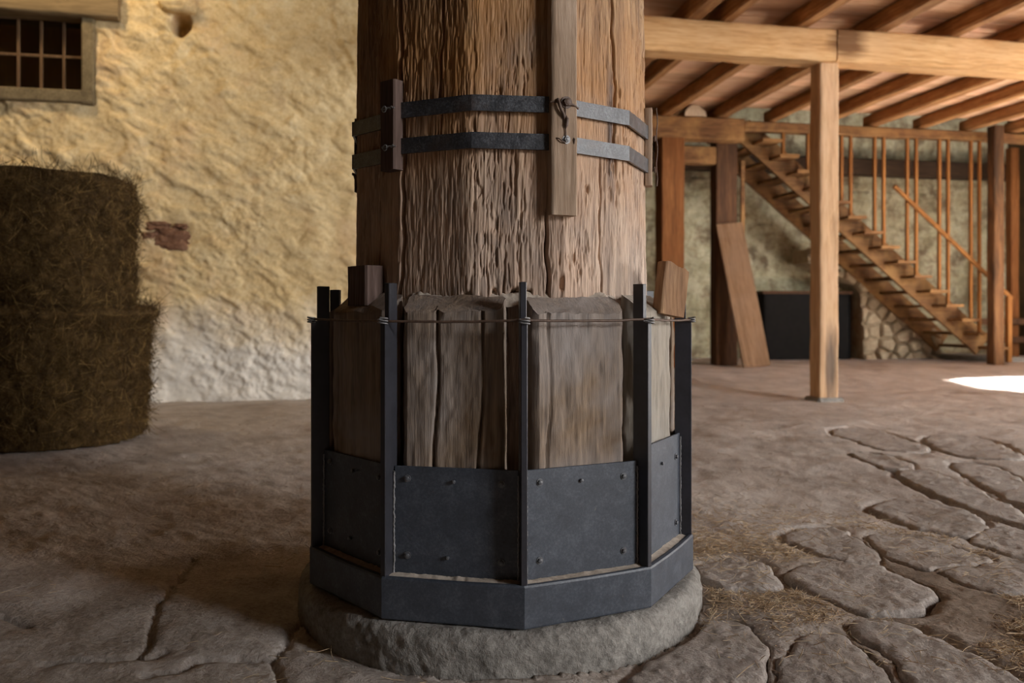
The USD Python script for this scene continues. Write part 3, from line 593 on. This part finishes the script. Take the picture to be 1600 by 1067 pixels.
# ------------------------------------------------------------------ hay bales
def bale(label, cx, cy, z0, h, R, seed, top_bulge):
    t = thing('hay_bale', label, 'hay bale', (cx, cy, z0))
    n, mrow = 220, 90
    ph = np.linspace(0, 2*np.pi, n, endpoint=False); tt = np.linspace(0, 1, mrow)
    T, Ph = np.meshgrid(tt, ph, indexing='ij')
    prof = 1 - .10*np.exp(-((1-T)/.05)**1) - .05*np.exp(-(T/.04)) + top_bulge*np.exp(-((T-.95)/.07)**2)
    q = np.stack([np.cos(Ph)*R*4, np.sin(Ph)*R*4, T*h*3], -1)
    r = R*prof + (meshkit.fbm(q*.6, 4, seed)-.5)*.20 + (meshkit.fbm(q*5, 3, seed+2)-.5)*.06
    v = np.stack([cx+r*np.cos(Ph), cy+r*np.sin(Ph), z0+T*h + (meshkit.fbm(q*.7, 2, seed+7)-.5)*.06*T], -1).reshape(-1, 3)
    i, j = np.meshgrid(np.arange(mrow-1), np.arange(n), indexing='ij'); a, b = i*n+j, i*n+(j+1) % n
    f = np.concatenate([np.stack([a, b, b+n], -1).reshape(-1, 3), np.stack([a, b+n, a+n], -1).reshape(-1, 3)])
    k = np.arange(n); k2 = (k+1) % n
    v = np.vstack([v, [cx, cy, z0], [cx, cy, z0+h+.03]])
    f = np.vstack([f, np.stack([np.full(n, len(v)-2), k2, k], -1), np.stack([np.full(n, len(v)-1), (mrow-1)*n+k, (mrow-1)*n+k2], -1)])
    part(t, 'hay_core', (v, f), 'hay', smooth=True)
    rng = np.random.default_rng(seed)
    N = 15000
    ti, pi = rng.beta(1.1, 1.0, N)*(mrow-1), rng.uniform(0, n, N)
    base = v[(ti.astype(int))*n + pi.astype(int)]
    ph = pi/n*2*np.pi; rad = np.stack([np.cos(ph), np.sin(ph), 0*ph], -1); tan = np.stack([-np.sin(ph), np.cos(ph), 0*ph], -1)
    dirn = tan*rng.normal(0, .6, N)[:, None] + Z3*rng.normal(0, .9, N)[:, None] + rad*rng.uniform(-.05, .25, N)[:, None]
    dirn /= np.linalg.norm(dirn, axis=1, keepdims=True)
    ln = rng.uniform(.03, .13, N); bend = rng.normal(0, .35, (N, 3))
    s = np.array([0, .33, .66, 1.])
    C_ = base[:, None] - rad[:, None]*.008 + (ln[:, None]*s)[..., None]*dirn[:, None] + ((s*s)[None]*ln[:, None])[..., None]*bend[:, None] + (rng.uniform(0, .022, N)[:, None]*np.sin(s*np.pi))[..., None]*rad[:, None]
    C_[..., 2] = np.maximum(C_[..., 2], .003)
    wd = rng.uniform(.0016, .0034, N)[:, None]; k = int(N*.84)
    curves(t, 'hay_strand', C_[:k], 4, np.broadcast_to(wd[:k], (k, 4)), 'hay')
    curves(t, 'pale_strand', C_[k:], 4, np.broadcast_to(wd[k:]*.8, (N-k, 4)), 'pale_hay')
bale('upper dark hay bale resting on another by the left wall', -3.24, 5.62, .905, .87, .60, 4, 0.)
bale('lower dark hay bale standing on the floor by the left wall', -3.22, 5.62, -.01, .92, .63, 9, .15)

# ------------------------------------------------------------------ stone plinth and the great post
def ring_pt(phi, r, z=0.0): return np.array([PC[0]+r*math.sin(phi), PC[1]-r*math.cos(phi), z])
D2R = math.pi/180
pl = thing('stone_plinth', 'round grey stone plinth under the iron-caged post', 'plinth', (PC[0], PC[1], 0))
prof = np.array([(.0, .088), (.40, .088), (.52, .088), (.555, .090), (.575, .089), (.588, .084), (.598, .074), (.604, .060), (.606, .045), (.606, .03), (.606, .015), (.606, 0), (.606, -.03)])
sfine = np.r_[0, np.cumsum(np.hypot(*np.diff(prof, axis=0).T))]
ss = dedup(np.linspace(0, .5, 6), np.arange(.5, sfine[-1], .0055), [sfine[-1]])
pr = np.stack([np.interp(ss, sfine, prof[:, k]) for k in (0, 1)], -1)
n = 620; ph = np.linspace(0, 2*np.pi, n, endpoint=False)
R_, P_ = np.meshgrid(np.arange(len(pr)), ph, indexing='ij')
rr_, zz_ = pr[R_, 0], pr[R_, 1]
q = np.stack([np.sin(P_)*rr_, -np.cos(P_)*rr_, zz_], -1)
d = ((meshkit.fbm(q*9, 3, 2)-.5)*.016 + (meshkit.fbm(q*45, 4, 6)-.5)*.011)
rr_ = rr_ + np.clip((rr_-.5)/.08, 0, 1)*d; zz_ = zz_ + d*.4*(rr_ < .59)
v = np.stack([PC[0]+np.sin(P_)*rr_, PC[1]-np.cos(P_)*rr_, zz_], -1).reshape(-1, 3)
i, j = np.meshgrid(np.arange(len(pr)-1), np.arange(n), indexing='ij'); a, b = i*n+j, i*n+(j+1) % n
f = np.concatenate([np.stack([a, b+n, b], -1).reshape(-1, 3), np.stack([a, a+n, b+n], -1).reshape(-1, 3)])
part(pl, 'stone_drum', (v, f), 'plinth_stone', smooth=True)

VPH = -8.5                                     # direction of the ridge that faces the viewer
def post_r(phi_deg, z):
    R = .446 - .006*(z-1.0)
    k = ((np.asarray(phi_deg)-VPH) % 30.0)-15.0
    r = R*math.cos(15*D2R)/np.cos(k*D2R)
    return r - .004*np.exp(-((15-np.abs(k))/1.0)**2)
def post_pt(phi_deg, z, off=0.0): return ring_pt(phi_deg*D2R, float(post_r(phi_deg, z))+off, z)
gp = thing('great_post', 'massive many-sided old oak post strapped with iron bands', 'post', (PC[0], PC[1], .088))
phd = np.array(dedup(np.arange(-112, -72, .6), np.arange(-72, 93, .215), np.arange(93, 112, .6), np.arange(112, 248, 3.0)))
zr = np.array(dedup(np.arange(.70, 1.80, .004), [.085, .3, .5], np.arange(1.8, 6.15, .06)))
Zp, Pp = np.meshgrid(zr, phd, indexing='ij'); S = Pp*D2R*.445
q2 = lambda a, b, o=0.: np.stack([S*a, Zp*b, S*0+o], -1)
warp = (meshkit.fbm(q2(5, 2.0), 3, 31)-.5)
Sw = S + warp*.018
q3 = lambda a, b, o=0.: np.stack([Sw*a, Zp*b, S*0+o], -1)
g1 = meshkit.fbm(q3(150, 6.0), 3, 1); g2 = meshkit.fbm(q3(330, 26.0), 2, 2); g3 = meshkit.fbm(q3(34, 7.0, 3.), 3, 5)
rid = 1-np.abs(meshkit.fbm(q3(75, 3.4, 7.), 3, 12)-.5)*2
dash = np.clip((meshkit.fbm(q3(130, 24., 2.), 2, 61)-.60)/.12, 0, 1)
flake = np.clip((meshkit.fbm(q2(30, 11., 6.), 3, 77)-.52)/.05, 0, 1)
patch = np.clip((meshkit.fbm(q2(5, 3, 4.), 3, 15)-.35)/.3, .3, 1)
d = (g1-.5)*.0050*patch + (g2-.5)*.0022 + (g3-.5)*.0035*patch - .0028*np.clip((rid-.93)/.07, 0, 1)**1.5*patch - .0040*dash*patch - .0018*flake*patch
d += (meshkit.fbm(q2(4, 1.6, 9.), 3, 44)-.5)*.012
for (p0, za_, zb_, dep, wid, sd_) in ((-36.2, .6, 1.9, .03, .0035, 1.), (16.3, .6, 1.13, .03, .0035, 2.), (-20, 1.3, 1.9, .012, .0025, 3.), (40, .8, 1.3, .010, .0022, 4.), (3, .7, 1.0, .012, .003, 5.), (46, 1.2, 1.9, .015, .003, 6.), (-50, .8, 1.6, .012, .003, 7.)):
    c0 = p0*D2R*.445 + .006*np.sin(Zp*6+sd_) + .003*np.sin(Zp*23+sd_*3) + .002*np.sin(Zp*61)
    w_ = np.clip((Zp-za_)/.08, 0, 1)*np.clip((zb_-Zp)/.08, 0, 1)
    d -= dep*w_*np.exp(-((S-c0)/wid)**2)
for (p0, z0_, rs_, rz_, dep) in ((5.6, .895, .010, .018, .035), (-1.5, .90, .006, .014, .02), (10.5, .905, .008, .006, .02), (-10.5, .87, .012, .03, .03), (33, 1.18, .007, .01, .01), (22, .93, .006, .02, .012)):
    d -= dep*np.exp(-((S-p0*D2R*.445)/rs_)**4-((Zp-z0_)/rz_)**4)
rp_ = post_r(Pp, Zp) + d
v = np.stack([PC[0]+np.sin(Pp*D2R)*rp_, PC[1]-np.cos(Pp*D2R)*rp_, Zp], -1).reshape(-1, 3)
n = len(phd); i, j = np.meshgrid(np.arange(len(zr)-1), np.arange(n), indexing='ij'); a, b = i*n+j, i*n+(j+1) % n
f = np.concatenate([np.stack([a, b, b+n], -1).reshape(-1, 3), np.stack([a, b+n, a+n], -1).reshape(-1, 3)])
part(gp, 'shaft', (v, f), 'oak_post', smooth=True)

def radial_frame(phi_deg, r, z):
    """x: tangent to the right, y: inward, z: up"""
    p = phi_deg*D2R
    return frame_mat(ring_pt(p, r, z), np.array([math.cos(p), math.sin(p), 0]), np.array([-math.sin(p), math.cos(p), 0]), Z3)
def radial(mesh, phi_deg, r, z):
    m = mesh.copy(); m.apply_transform(radial_frame(phi_deg, r, z)); return m
def hexhead(r, t, washer=True):
    parts_ = []
    if washer:
        w = trimesh.creation.cylinder(r*1.5, t*.35, sections=20); w.apply_translation((0, 0, t*.17)); parts_.append(w)
    h = trimesh.creation.cylinder(r, t, sections=6); h.apply_translation((0, 0, t*.5+t*.3)); parts_.append(h)
    c = trimesh.creation.icosphere(2, r*.8); c.apply_scale((1, 1, .35)); c.apply_translation((0, 0, t*1.25)); parts_.append(c)
    m = cat_(parts_); m.apply_transform(frame_mat((0, 0, 0), np.array([1., 0, 0]), np.array([0, 0, 1.]), np.array([0, -1., 0]))); return m
# battens
bt = part(gp, 'batten', radial(timber(1.65, .071, .032, .002, .004, .006, .02, 81, gs=30), 21.5, .452, 1.103), 'oak_batten', smooth=35, label='long pale wooden batten under the strap ends')
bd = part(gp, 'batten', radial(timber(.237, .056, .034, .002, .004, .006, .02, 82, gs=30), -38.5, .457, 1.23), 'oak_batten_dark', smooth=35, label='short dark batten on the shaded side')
be = part(gp, 'batten', radial(timber(.231, .05, .026, .002, .004, .01, .03, 83, gs=30), 81.5, .452, 1.234), 'oak_batten', smooth=35, label='short batten at the right-hand edge')
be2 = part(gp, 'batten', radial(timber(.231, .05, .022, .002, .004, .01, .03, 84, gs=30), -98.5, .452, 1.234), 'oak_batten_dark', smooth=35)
# iron straps
def strap(p0, p1, zt0, zt1, h=.041, th=.006, off=.006):
    ang = sorted(set([p0, p1] + [a for a in np.arange(VPH-180, 360, 30) if p0 < a < p1]))
    fine = []
    for a, b in zip(ang[:-1], ang[1:]): fine += list(np.linspace(a, b, 9)[:-1])
    fine.append(ang[-1])
    rows_ = []
    for a in fine:
        t = (a-p0)/(p1-p0); zt = zt0*(1-t)+zt1*t; r0 = float(.446*math.cos(15*D2R)/math.cos((((a-VPH) % 30)-15)*D2R)) + off
        wob = .0012*math.sin(a*.9)
        rows_.append([ring_pt(a*D2R, r0+th*0, zt-h), ring_pt(a*D2R, r0+th+wob, zt-h), ring_pt(a*D2R, r0+th+wob, zt), ring_pt(a*D2R, r0, zt)])
    v = np.array(rows_).reshape(-1, 3); f = []
    for i in range(len(fine)-1):
        for k in range(4):
            a, b, c, d_ = i*4+k, i*4+(k+1) % 4, (i+1)*4+(k+1) % 4, (i+1)*4+k
            f += [[a, d_, c], [a, c, b]]
    e = (len(fine)-1)*4
    f += [[0, 1, 2], [0, 2, 3], [e, e+2, e+1], [e, e+3, e+2]]
    m = trimesh.Trimesh(v, f, process=False); m.fix_normals(); return m
for (p0, p1, a, b) in ((-36.3, 18.6, 1.4085, 1.4085), (25.2, 79.5, 1.4065, 1.4115), (-97, -41.8, 1.419, 1.390),
                       (-36.3, 18.6, 1.314, 1.312), (25.2, 79.5, 1.310, 1.312), (-97, -41.8, 1.322, 1.297)):
    part(gp, 'iron_strap', strap(p0, p1, a, b), 'strap_iron', smooth=12)
# bolts, hook and wire ties on the battens
OUT = .452+.016
part(bt, 'bolt', radial(hexhead(.0105, .009), 22.0, OUT, 1.392), 'rust', smooth=30)
part(bt, 'washer_bolt', radial(hexhead(.0075, .006), 22.0, OUT, 1.297), 'steel', smooth=30)
def rod(pts, r=.0022): return tube(np.array(pts), r, 7)
def rp3(phi, off, z): return ring_pt(phi*D2R, OUT+off, z)
part(bt, 'bent_hook', rod([rp3(19.0, .004, 1.398), rp3(18.9, .010, 1.39), rp3(19.5, .011, 1.375), rp3(20.4, .008, 1.362), rp3(21.3, .003, 1.35)], .0045), 'rust', smooth=True)
part(bt, 'hook_wire', rod([rp3(21.6, .003, 1.388), rp3(21.5, .004, 1.36), rp3(21.9, .006, 1.335), rp3(21.6, .004, 1.326), rp3(21.7, .004, 1.302)], .0016), 'rust', smooth=True)
part(bt, 'hook_tongue', rod([rp3(21.4, .004, 1.358), rp3(21.9, .007, 1.348), rp3(21.7, .006, 1.333), rp3(21.6, .004, 1.325)], np.array([.003, .0055, .005, .002])), 'rust', smooth=True)
part(bt, 'tie_rod', rod([rp3(22.6, .006, 1.386), rp3(23.8, .007, 1.387), rp3(25.0, .002, 1.386), rp3(26.6, -.004, 1.381)], .0028), 'rust', smooth=True)
part(bt, 'tie_rod', rod([rp3(16.8, -.003, 1.391), rp3(18.0, .001, 1.391), rp3(19.2, .004, 1.392)], .0026), 'rust', smooth=True)
part(bt, 'tie_rod', rod([rp3(18.6, .001, 1.299), rp3(19.3, .006, 1.297), rp3(20.4, .006, 1.29), rp3(21.5, .004, 1.288)], .0018), 'rust', smooth=True)
part(bt, 'staple', rod([rp3(24.6, 0, 1.303), rp3(24.7, .006, 1.298), rp3(24.6, 0, 1.287)], .0022), 'rust', smooth=True)
def knot(phi0, phi1, z, seed, r=.0024, off=.020, hooks=True):
    rg = np.random.default_rng(seed); o = []
    ph = np.linspace(phi0, phi1, 14)
    o.append(rod([ring_pt(p*D2R, .457+off+.002*math.sin(k*1.3), z+.002*math.sin(k*1.9)) for k, p in enumerate(ph)], r))
    c = (phi0+phi1)/2 - 1.2
    o.append(rod([ring_pt((c+.9*math.cos(a))*D2R, .457+off+.003, z-.002+.007*math.sin(a)) for a in np.linspace(0, 9, 22)], r*.9))
    return cat_(o)
part(bd, 'wire_tie', knot(-40.6, -35.0, 1.392, 1), 'steel', smooth=True); part(bd, 'wire_tie', knot(-40.4, -34.4, 1.290, 2), 'steel', smooth=True)
for z in (1.378, 1.284): part(be, 'wire_tie', knot(79.6, 83.8, z, 3, .0028, .012), 'rust', smooth=True)
part(be2, 'wire_tie', knot(-101, -95, 1.29, 5, .004, .010), 'rust', smooth=True)
part(be, 'loose_wire', rod([ring_pt((82+.5*math.sin(k))*D2R, .478+.002*math.sin(k*1.7), 1.235+.0235*k) for k in range(11)], .0018), 'rust', smooth=True)

# ------------------------------------------------------------------ iron cage
CPH = [6.5 + 36.4*k for k in range(-2, 3)]
CPH = [6.5 + 36.0*k for k in range(-4, 6)]
cg = thing('iron_cage', 'dark iron cage of uprights, plates and base ring round the post foot', 'iron cage', (PC[0], PC[1], .09))
def cr(phi_deg, rv):                           # radius of the ten-sided outline with corner radius rv
    k = ((phi_deg-6.5) % 36.0)-18.0
    return rv*math.cos(18*D2R)/math.cos(k*D2R)
prof = [(.520, .198), (.566, .200), (.571, .199), (.5715, .096), (.579, .093), (.583, .097), (.5835, .190), (.582, .197), (.5765, .2005), (.566, .2005)]
fine = []
for c in CPH: fine += list(c + np.array([0, .12, 2, 6, 12, 18, 24, 30, 34, 35.88]))
prof = [(.566, .094), (.582, .094), (.5835, .098), (.5835, .193), (.581, .198), (.575, .199), (.566, .197)]
V_, n = [], len(prof)
for a in fine:
    k = ((a-6.5) % 36.0)-18.0; bul = .006*(math.cos(k/18*math.pi/2))     # the top rim bulges towards a circle
    for (r, z) in prof: V_.append(ring_pt(a*D2R, cr(a, r)+bul*max(0, (z-.13)/.07), z))
V_ = np.array(V_); N = len(fine); i, j = np.meshgrid(np.arange(N), np.arange(n), indexing='ij'); i2, j2 = (i+1) % N, (j+1) % n
q = np.stack([i*n+j, i2*n+j, i2*n+j2, i*n+j2], -1).reshape(-1, 4)
part(cg, 'base_ring', (V_, np.vstack([q[:, [0, 1, 2]], q[:, [0, 2, 3]]])), 'iron', smooth=14)
# dust lying on the ledge
ang = np.linspace(-180, 180, 720, endpoint=False); rad = np.linspace(.50, .578, 14)
A_, R_ = np.meshgrid(ang, rad, indexing='ij')
k_ = ((A_-6.5) % 36.0)-18.0; rc = R_*math.cos(18*D2R)/np.cos(k_*D2R) + .005*np.cos(k_/18*np.pi/2)*(R_ > .56)
X_, Y_ = PC[0]+np.sin(A_*D2R)*rc, PC[1]-np.cos(A_*D2R)*rc
H_ = .1965 + .006*np.clip((.565-R_)/.03, 0, 1) + (meshkit.fbm(np.stack([X_*60, Y_*60, X_*0], -1), 3, 3)-.5)*.008*np.clip((.578-R_)/.02, 0, 1)
n = len(rad); i, j = np.meshgrid(np.arange(len(ang)), np.arange(n-1), indexing='ij'); i2 = (i+1) % len(ang)
q = np.stack([i*n+j, i*n+j+1, i2*n+j+1, i2*n+j], -1).reshape(-1, 4)
part(cg, 'dust_ledge', (np.stack([X_, Y_, H_], -1).reshape(-1, 3), np.vstack([q[:, [0, 1, 2]], q[:, [0, 2, 3]]])), 'dust', smooth=True, label='grey dust on the ledge of the ring', kind='stuff')
for c in CPH:
    lo_ = chbox(.016, .049, .638, .0015); lo_.apply_translation((0, .0245, .319))
    up_ = chbox(.0155, .033, .12, .0015); up_.apply_translation((0, .033, .675))
    part(cg, 'upright', radial(cat_([lo_, up_]), c, .579, .192), 'iron_upright')
mids = [6.5+18+36*k for k in range(-3, 3)]     # the panels in view
RPL = .548*math.cos(18*D2R)
for k, m in enumerate(mids):
    z0, z1_ = .199, .468 + (.03 if m > 50 else 0)
    pw = 2*.548*math.sin(18*D2R) - .022
    p_ = chbox(pw, .006, z1_-z0, .001); p_.apply_translation((0, .003, (z1_-z0)/2))
    pt = part(cg, 'plate', radial(p_, m, RPL, z0), 'iron')
    for (bx0, bz0, w_) in ((-.125, .237, 1), (-.005, .232, 0), (.118, .232, 1), (-.125, .045, 1), (.118, .040, 1), (-.02, .045, 0)):
        rg = (k*37+int((bx0+1)*1000)) % 7
        if w_ == 0 and bz0 < .1 and m > 0: continue
        hb_ = hexhead(.0062 if w_ else .005, .005, w_ == 1); hb_.apply_translation((bx0+.002*(rg-3)/3, 0, bz0+.0015*(rg % 3)))
        part(pt, 'bolt', radial(hb_, m, RPL, z0), 'bolt_iron', smooth=30)
    for sx in (-1, 1):                          # weld beads along the uprights
        zz_ = np.arange(.0, z1_-z0-.01, .004); rg = np.random.default_rng(k*2+sx+5)
        wb_ = tube(np.stack([np.full(len(zz_), sx*(pw/2+.001))+rg.normal(0, .0006, len(zz_)), rg.normal(-.0015, .0006, len(zz_)), zz_], -1), .0022+.0012*rg.random(len(zz_)), 5)
        part(pt, 'weld_bead', radial(wb_, m, RPL, z0), 'steel', smooth=True)
# the binding wire
wp = []; rg = np.random.default_rng(2)
for k, c in enumerate(CPH):
    for t in np.linspace(0, 1, 14, endpoint=False):
        a = c+36*t; r = cr(a, .571)+.0035 + .004*math.sin(math.pi*t)*0
        wp.append(ring_pt(a*D2R, r, .834 + (k % 3-1)*.002*(1-t) + ((k+1) % 3-1)*.002*t - .003*math.sin(math.pi*t) + rg.normal(0, .0004)))
wp = np.array(wp)
part(cg, 'binding_wire', tube(wp, .0032, 8, closed=True), 'rust', smooth=True)
tw = []
for c in CPH:
    th = np.linspace(0, 5*np.pi, 40)
    tw.append(tube(np.stack([.0125*np.sin(th), -.006+.010*np.cos(th)-.002, -.010+.016*th/(5*np.pi)], -1) @ radial_frame(c, .571, .834)[:3, :3].T + radial_frame(c, .571, .834)[:3, 3], .0022, 6))
for t_, c in zip(tw, CPH): part(cg, 'wire_twist', t_, 'steel', smooth=True)

# ------------------------------------------------------------------ packing timbers inside the cage
blk = {-84: ('oak_block', 'weathered oak packing block at the far left edge of the cage', .27, 0), -48: ('oak_block', 'dark oak packing block in the shaded left panel of the cage', .262, .0),
       -12: ('oak_block', 'cracked brown oak packing block behind the front left cage panel', .262, -.012), 24: ('oak_block', 'broad grey-brown oak packing block in the front right cage panel', .262, -.004),
       60: ('grey_block', 'pale grey packing plank in the narrow right cage panel', .25, -.02), 96: ('oak_block', 'oak packing block at the far right edge of the cage', .27, 0)}
for k, m in enumerate(mids):
    mt, lab, w_, dx = blk[min(blk, key=lambda a: abs(a-m))]
    h_ = .655 + .004*((k*5) % 3)
    th_ = .062
    tm = timber(h_, w_, th_, .006, .012, .0042, .0075, 90+k, gs=40, gz=.55,
                cracks=((w_*.30, .016, .0028), (w_*.74, .014, .0025)) if k == 2 else ((w_*.1, .01, .003),))
    vv = np.array(tm.vertices)                  # the top slopes up towards the post
    tz = np.clip(vv[:, 2]/h_, 0, 1)**6
    vv[:, 2] += tz*((vv[:, 1]+th_/2)/th_*.045 - .004) + tz*(meshkit.fbm(np.stack([vv[:, 0]*25, vv[:, 1]*25, vv[:, 1]*0], -1), 2, k)-.5)*.014
    tm = trimesh.Trimesh(vv + [dx, th_/2, 0], tm.faces, process=False)
    t = thing('packing_block', lab, 'wooden block', ring_pt(m*D2R, .49, .2))
    part(t, 'block_face', radial(tm, m, RPL-.008, .199), mt, smooth=40)
t = thing('wedge_block', 'small squared dark oak wedge against the shaded side of the post', 'wedge', ring_pt(-54*D2R, .48, .87))
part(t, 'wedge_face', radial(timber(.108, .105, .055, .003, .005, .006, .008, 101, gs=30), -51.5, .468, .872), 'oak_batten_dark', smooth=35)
t = thing('leaning_offcut', 'tilted brown offcut of wood sticking up out of the cage', 'offcut', ring_pt(58*D2R, .51, .84))
om = timber(.140, .092, .040, .003, .004, .006, .012, 103, gs=30)
vv = np.array(om.vertices); tz = (vv[:, 2]/.140)**8; vv[:, 2] += tz*((meshkit.fbm(np.stack([vv[:, 0]*40, vv[:, 1]*40, vv[:, 0]*0], -1), 3, 3)-.5)*.02 - vv[:, 0]*.12)
om = trimesh.Trimesh(vv, om.faces, process=False); om.apply_transform(trimesh.transformations.rotation_matrix(math.radians(9), [0, 1, 0]))
om.apply_transform(frame_mat(ring_pt(58*D2R, .500, .845) + np.array([.050, .026, 0]), *[np.array(x) for x in ((math.cos(.55), math.sin(.55), 0), (-math.sin(.55), math.cos(.55), 0), (0, 0, 1.))]))
part(t, 'offcut_face', om, 'chip_wood', smooth=35)
dl = thing('debris_pile', 'dust and crumbled wood heaped on the blocks beside the post', 'debris', ring_pt(0, .47, .87), kind='stuff')
ang = np.arange(-112, 116, .5); rad = np.linspace(.40, .512, 22)
A_, R_ = np.meshgrid(ang, rad, indexing='ij'); k_ = ((A_-6.5) % 36.0)-18.0
rc = R_/np.cos(np.clip(k_, -16, 16)*D2R)*math.cos(16*D2R)
X_, Y_ = PC[0]+np.sin(A_*D2R)*rc, PC[1]-np.cos(A_*D2R)*rc
nz = meshkit.fbm(np.stack([X_*14, Y_*14, X_*0], -1), 4, 8)
H_ = .852 + (nz-.45)*.018 + (meshkit.fbm(np.stack([X_*90, Y_*90, X_*0], -1), 2, 18)-.5)*.008 + .055*np.clip((.505-R_)/.075, 0, 1)**1.3 - .02*np.clip((np.abs(k_)-11.0)/3.0, 0, 1)*np.clip((R_-.44)/.03, 0, 1) - .03*np.clip((R_-.493)/.017, 0, 1)
n = len(rad); keep = ~((np.abs(k_[:-1, :-1]) > 13.2) & (R_[:-1, :-1] > .455)); i, j = np.meshgrid(np.arange(len(ang)-1), np.arange(n-1), indexing='ij'); i, j = i[keep], j[keep]
q = np.stack([i*n+j, i*n+j+1, (i+1)*n+j+1, (i+1)*n+j], -1).reshape(-1, 4)
part(dl, 'crumbs', (np.stack([X_, Y_, H_], -1).reshape(-1, 3), np.vstack([q[:, [0, 1, 2]], q[:, [0, 2, 3]]])), 'dust', smooth=True)

# ------------------------------------------------------------------ straw on the floor
sw = thing('loose_straw', 'chopped straw and hay scattered in the joints of the floor', 'straw', (1.2, 2.6, 0), kind='stuff')
rng = np.random.default_rng(12)
P_ = []
def scatter(n, x0, x1, y0, y1, only_joint):
    k = 0
    while k < n:
        xs, ys = rng.uniform(x0, x1, 4000), rng.uniform(y0, y1, 4000)
        ok = (np.hypot(xs-PC[0], ys-PC[1]) > .63) & (meshkit.fbm(np.stack([xs*2.5, ys*2.5, xs*0], -1), 3, 17) > (.50 if only_joint else .42))
        ok &= rng.random(4000) < np.exp(-np.clip((ys-2.7)/.55, 0, 9)**2) if y1 < 5 else True
        if only_joint: ok &= ~shapely.contains(all_st, shapely.points(xs, ys))
        for x, y in zip(xs[ok], ys[ok]):
            if k >= n: break
            P_.append((x, y)); k += 1
scatter(9000, .5, 2.6, 1.85, 4.2, True); scatter(1500, .5, 3.0, 1.9, 4.5, False); scatter(700, -2.8, 3.5, 3.2, 7.5, False); scatter(120, -1.6, -.2, 1.8, 3.2, True)
P_ = np.array(P_); N = len(P_)
an = rng.uniform(0, 2*np.pi, N); ln = rng.uniform(.012, .055, N)*np.where(rng.random(N) < .1, 1.8, 1)
s = np.array([-.5, -.17, .17, .5]); bd_ = rng.normal(0, .25, N)
xx = P_[:, :1] + (ln[:, None]*s)*np.cos(an)[:, None] - (ln*bd_)[:, None]*(s*s)*np.sin(an)[:, None]
yy = P_[:, 1:] + (ln[:, None]*s)*np.sin(an)[:, None] + (ln*bd_)[:, None]*(s*s)*np.cos(an)[:, None]
inb = shapely.contains(all_st, shapely.points(P_))
dz_ = np.exp(-(shapely.distance(edge_st, shapely.points(P_))/.035)**2)*.022
z0 = np.where(inb, .012, earth_h(P_[:, 0], P_[:, 1]) - .010 - dz_)
zz_ = z0[:, None] + .004 + np.abs(rng.normal(0, .003, N))[:, None] + s*rng.normal(0, .012, N)[:, None]
curves(sw, 'straw_blade', np.stack([xx, yy, zz_], -1), 4, np.broadcast_to(rng.uniform(.0008, .0018, N)[:, None], (N, 4)), 'straw')
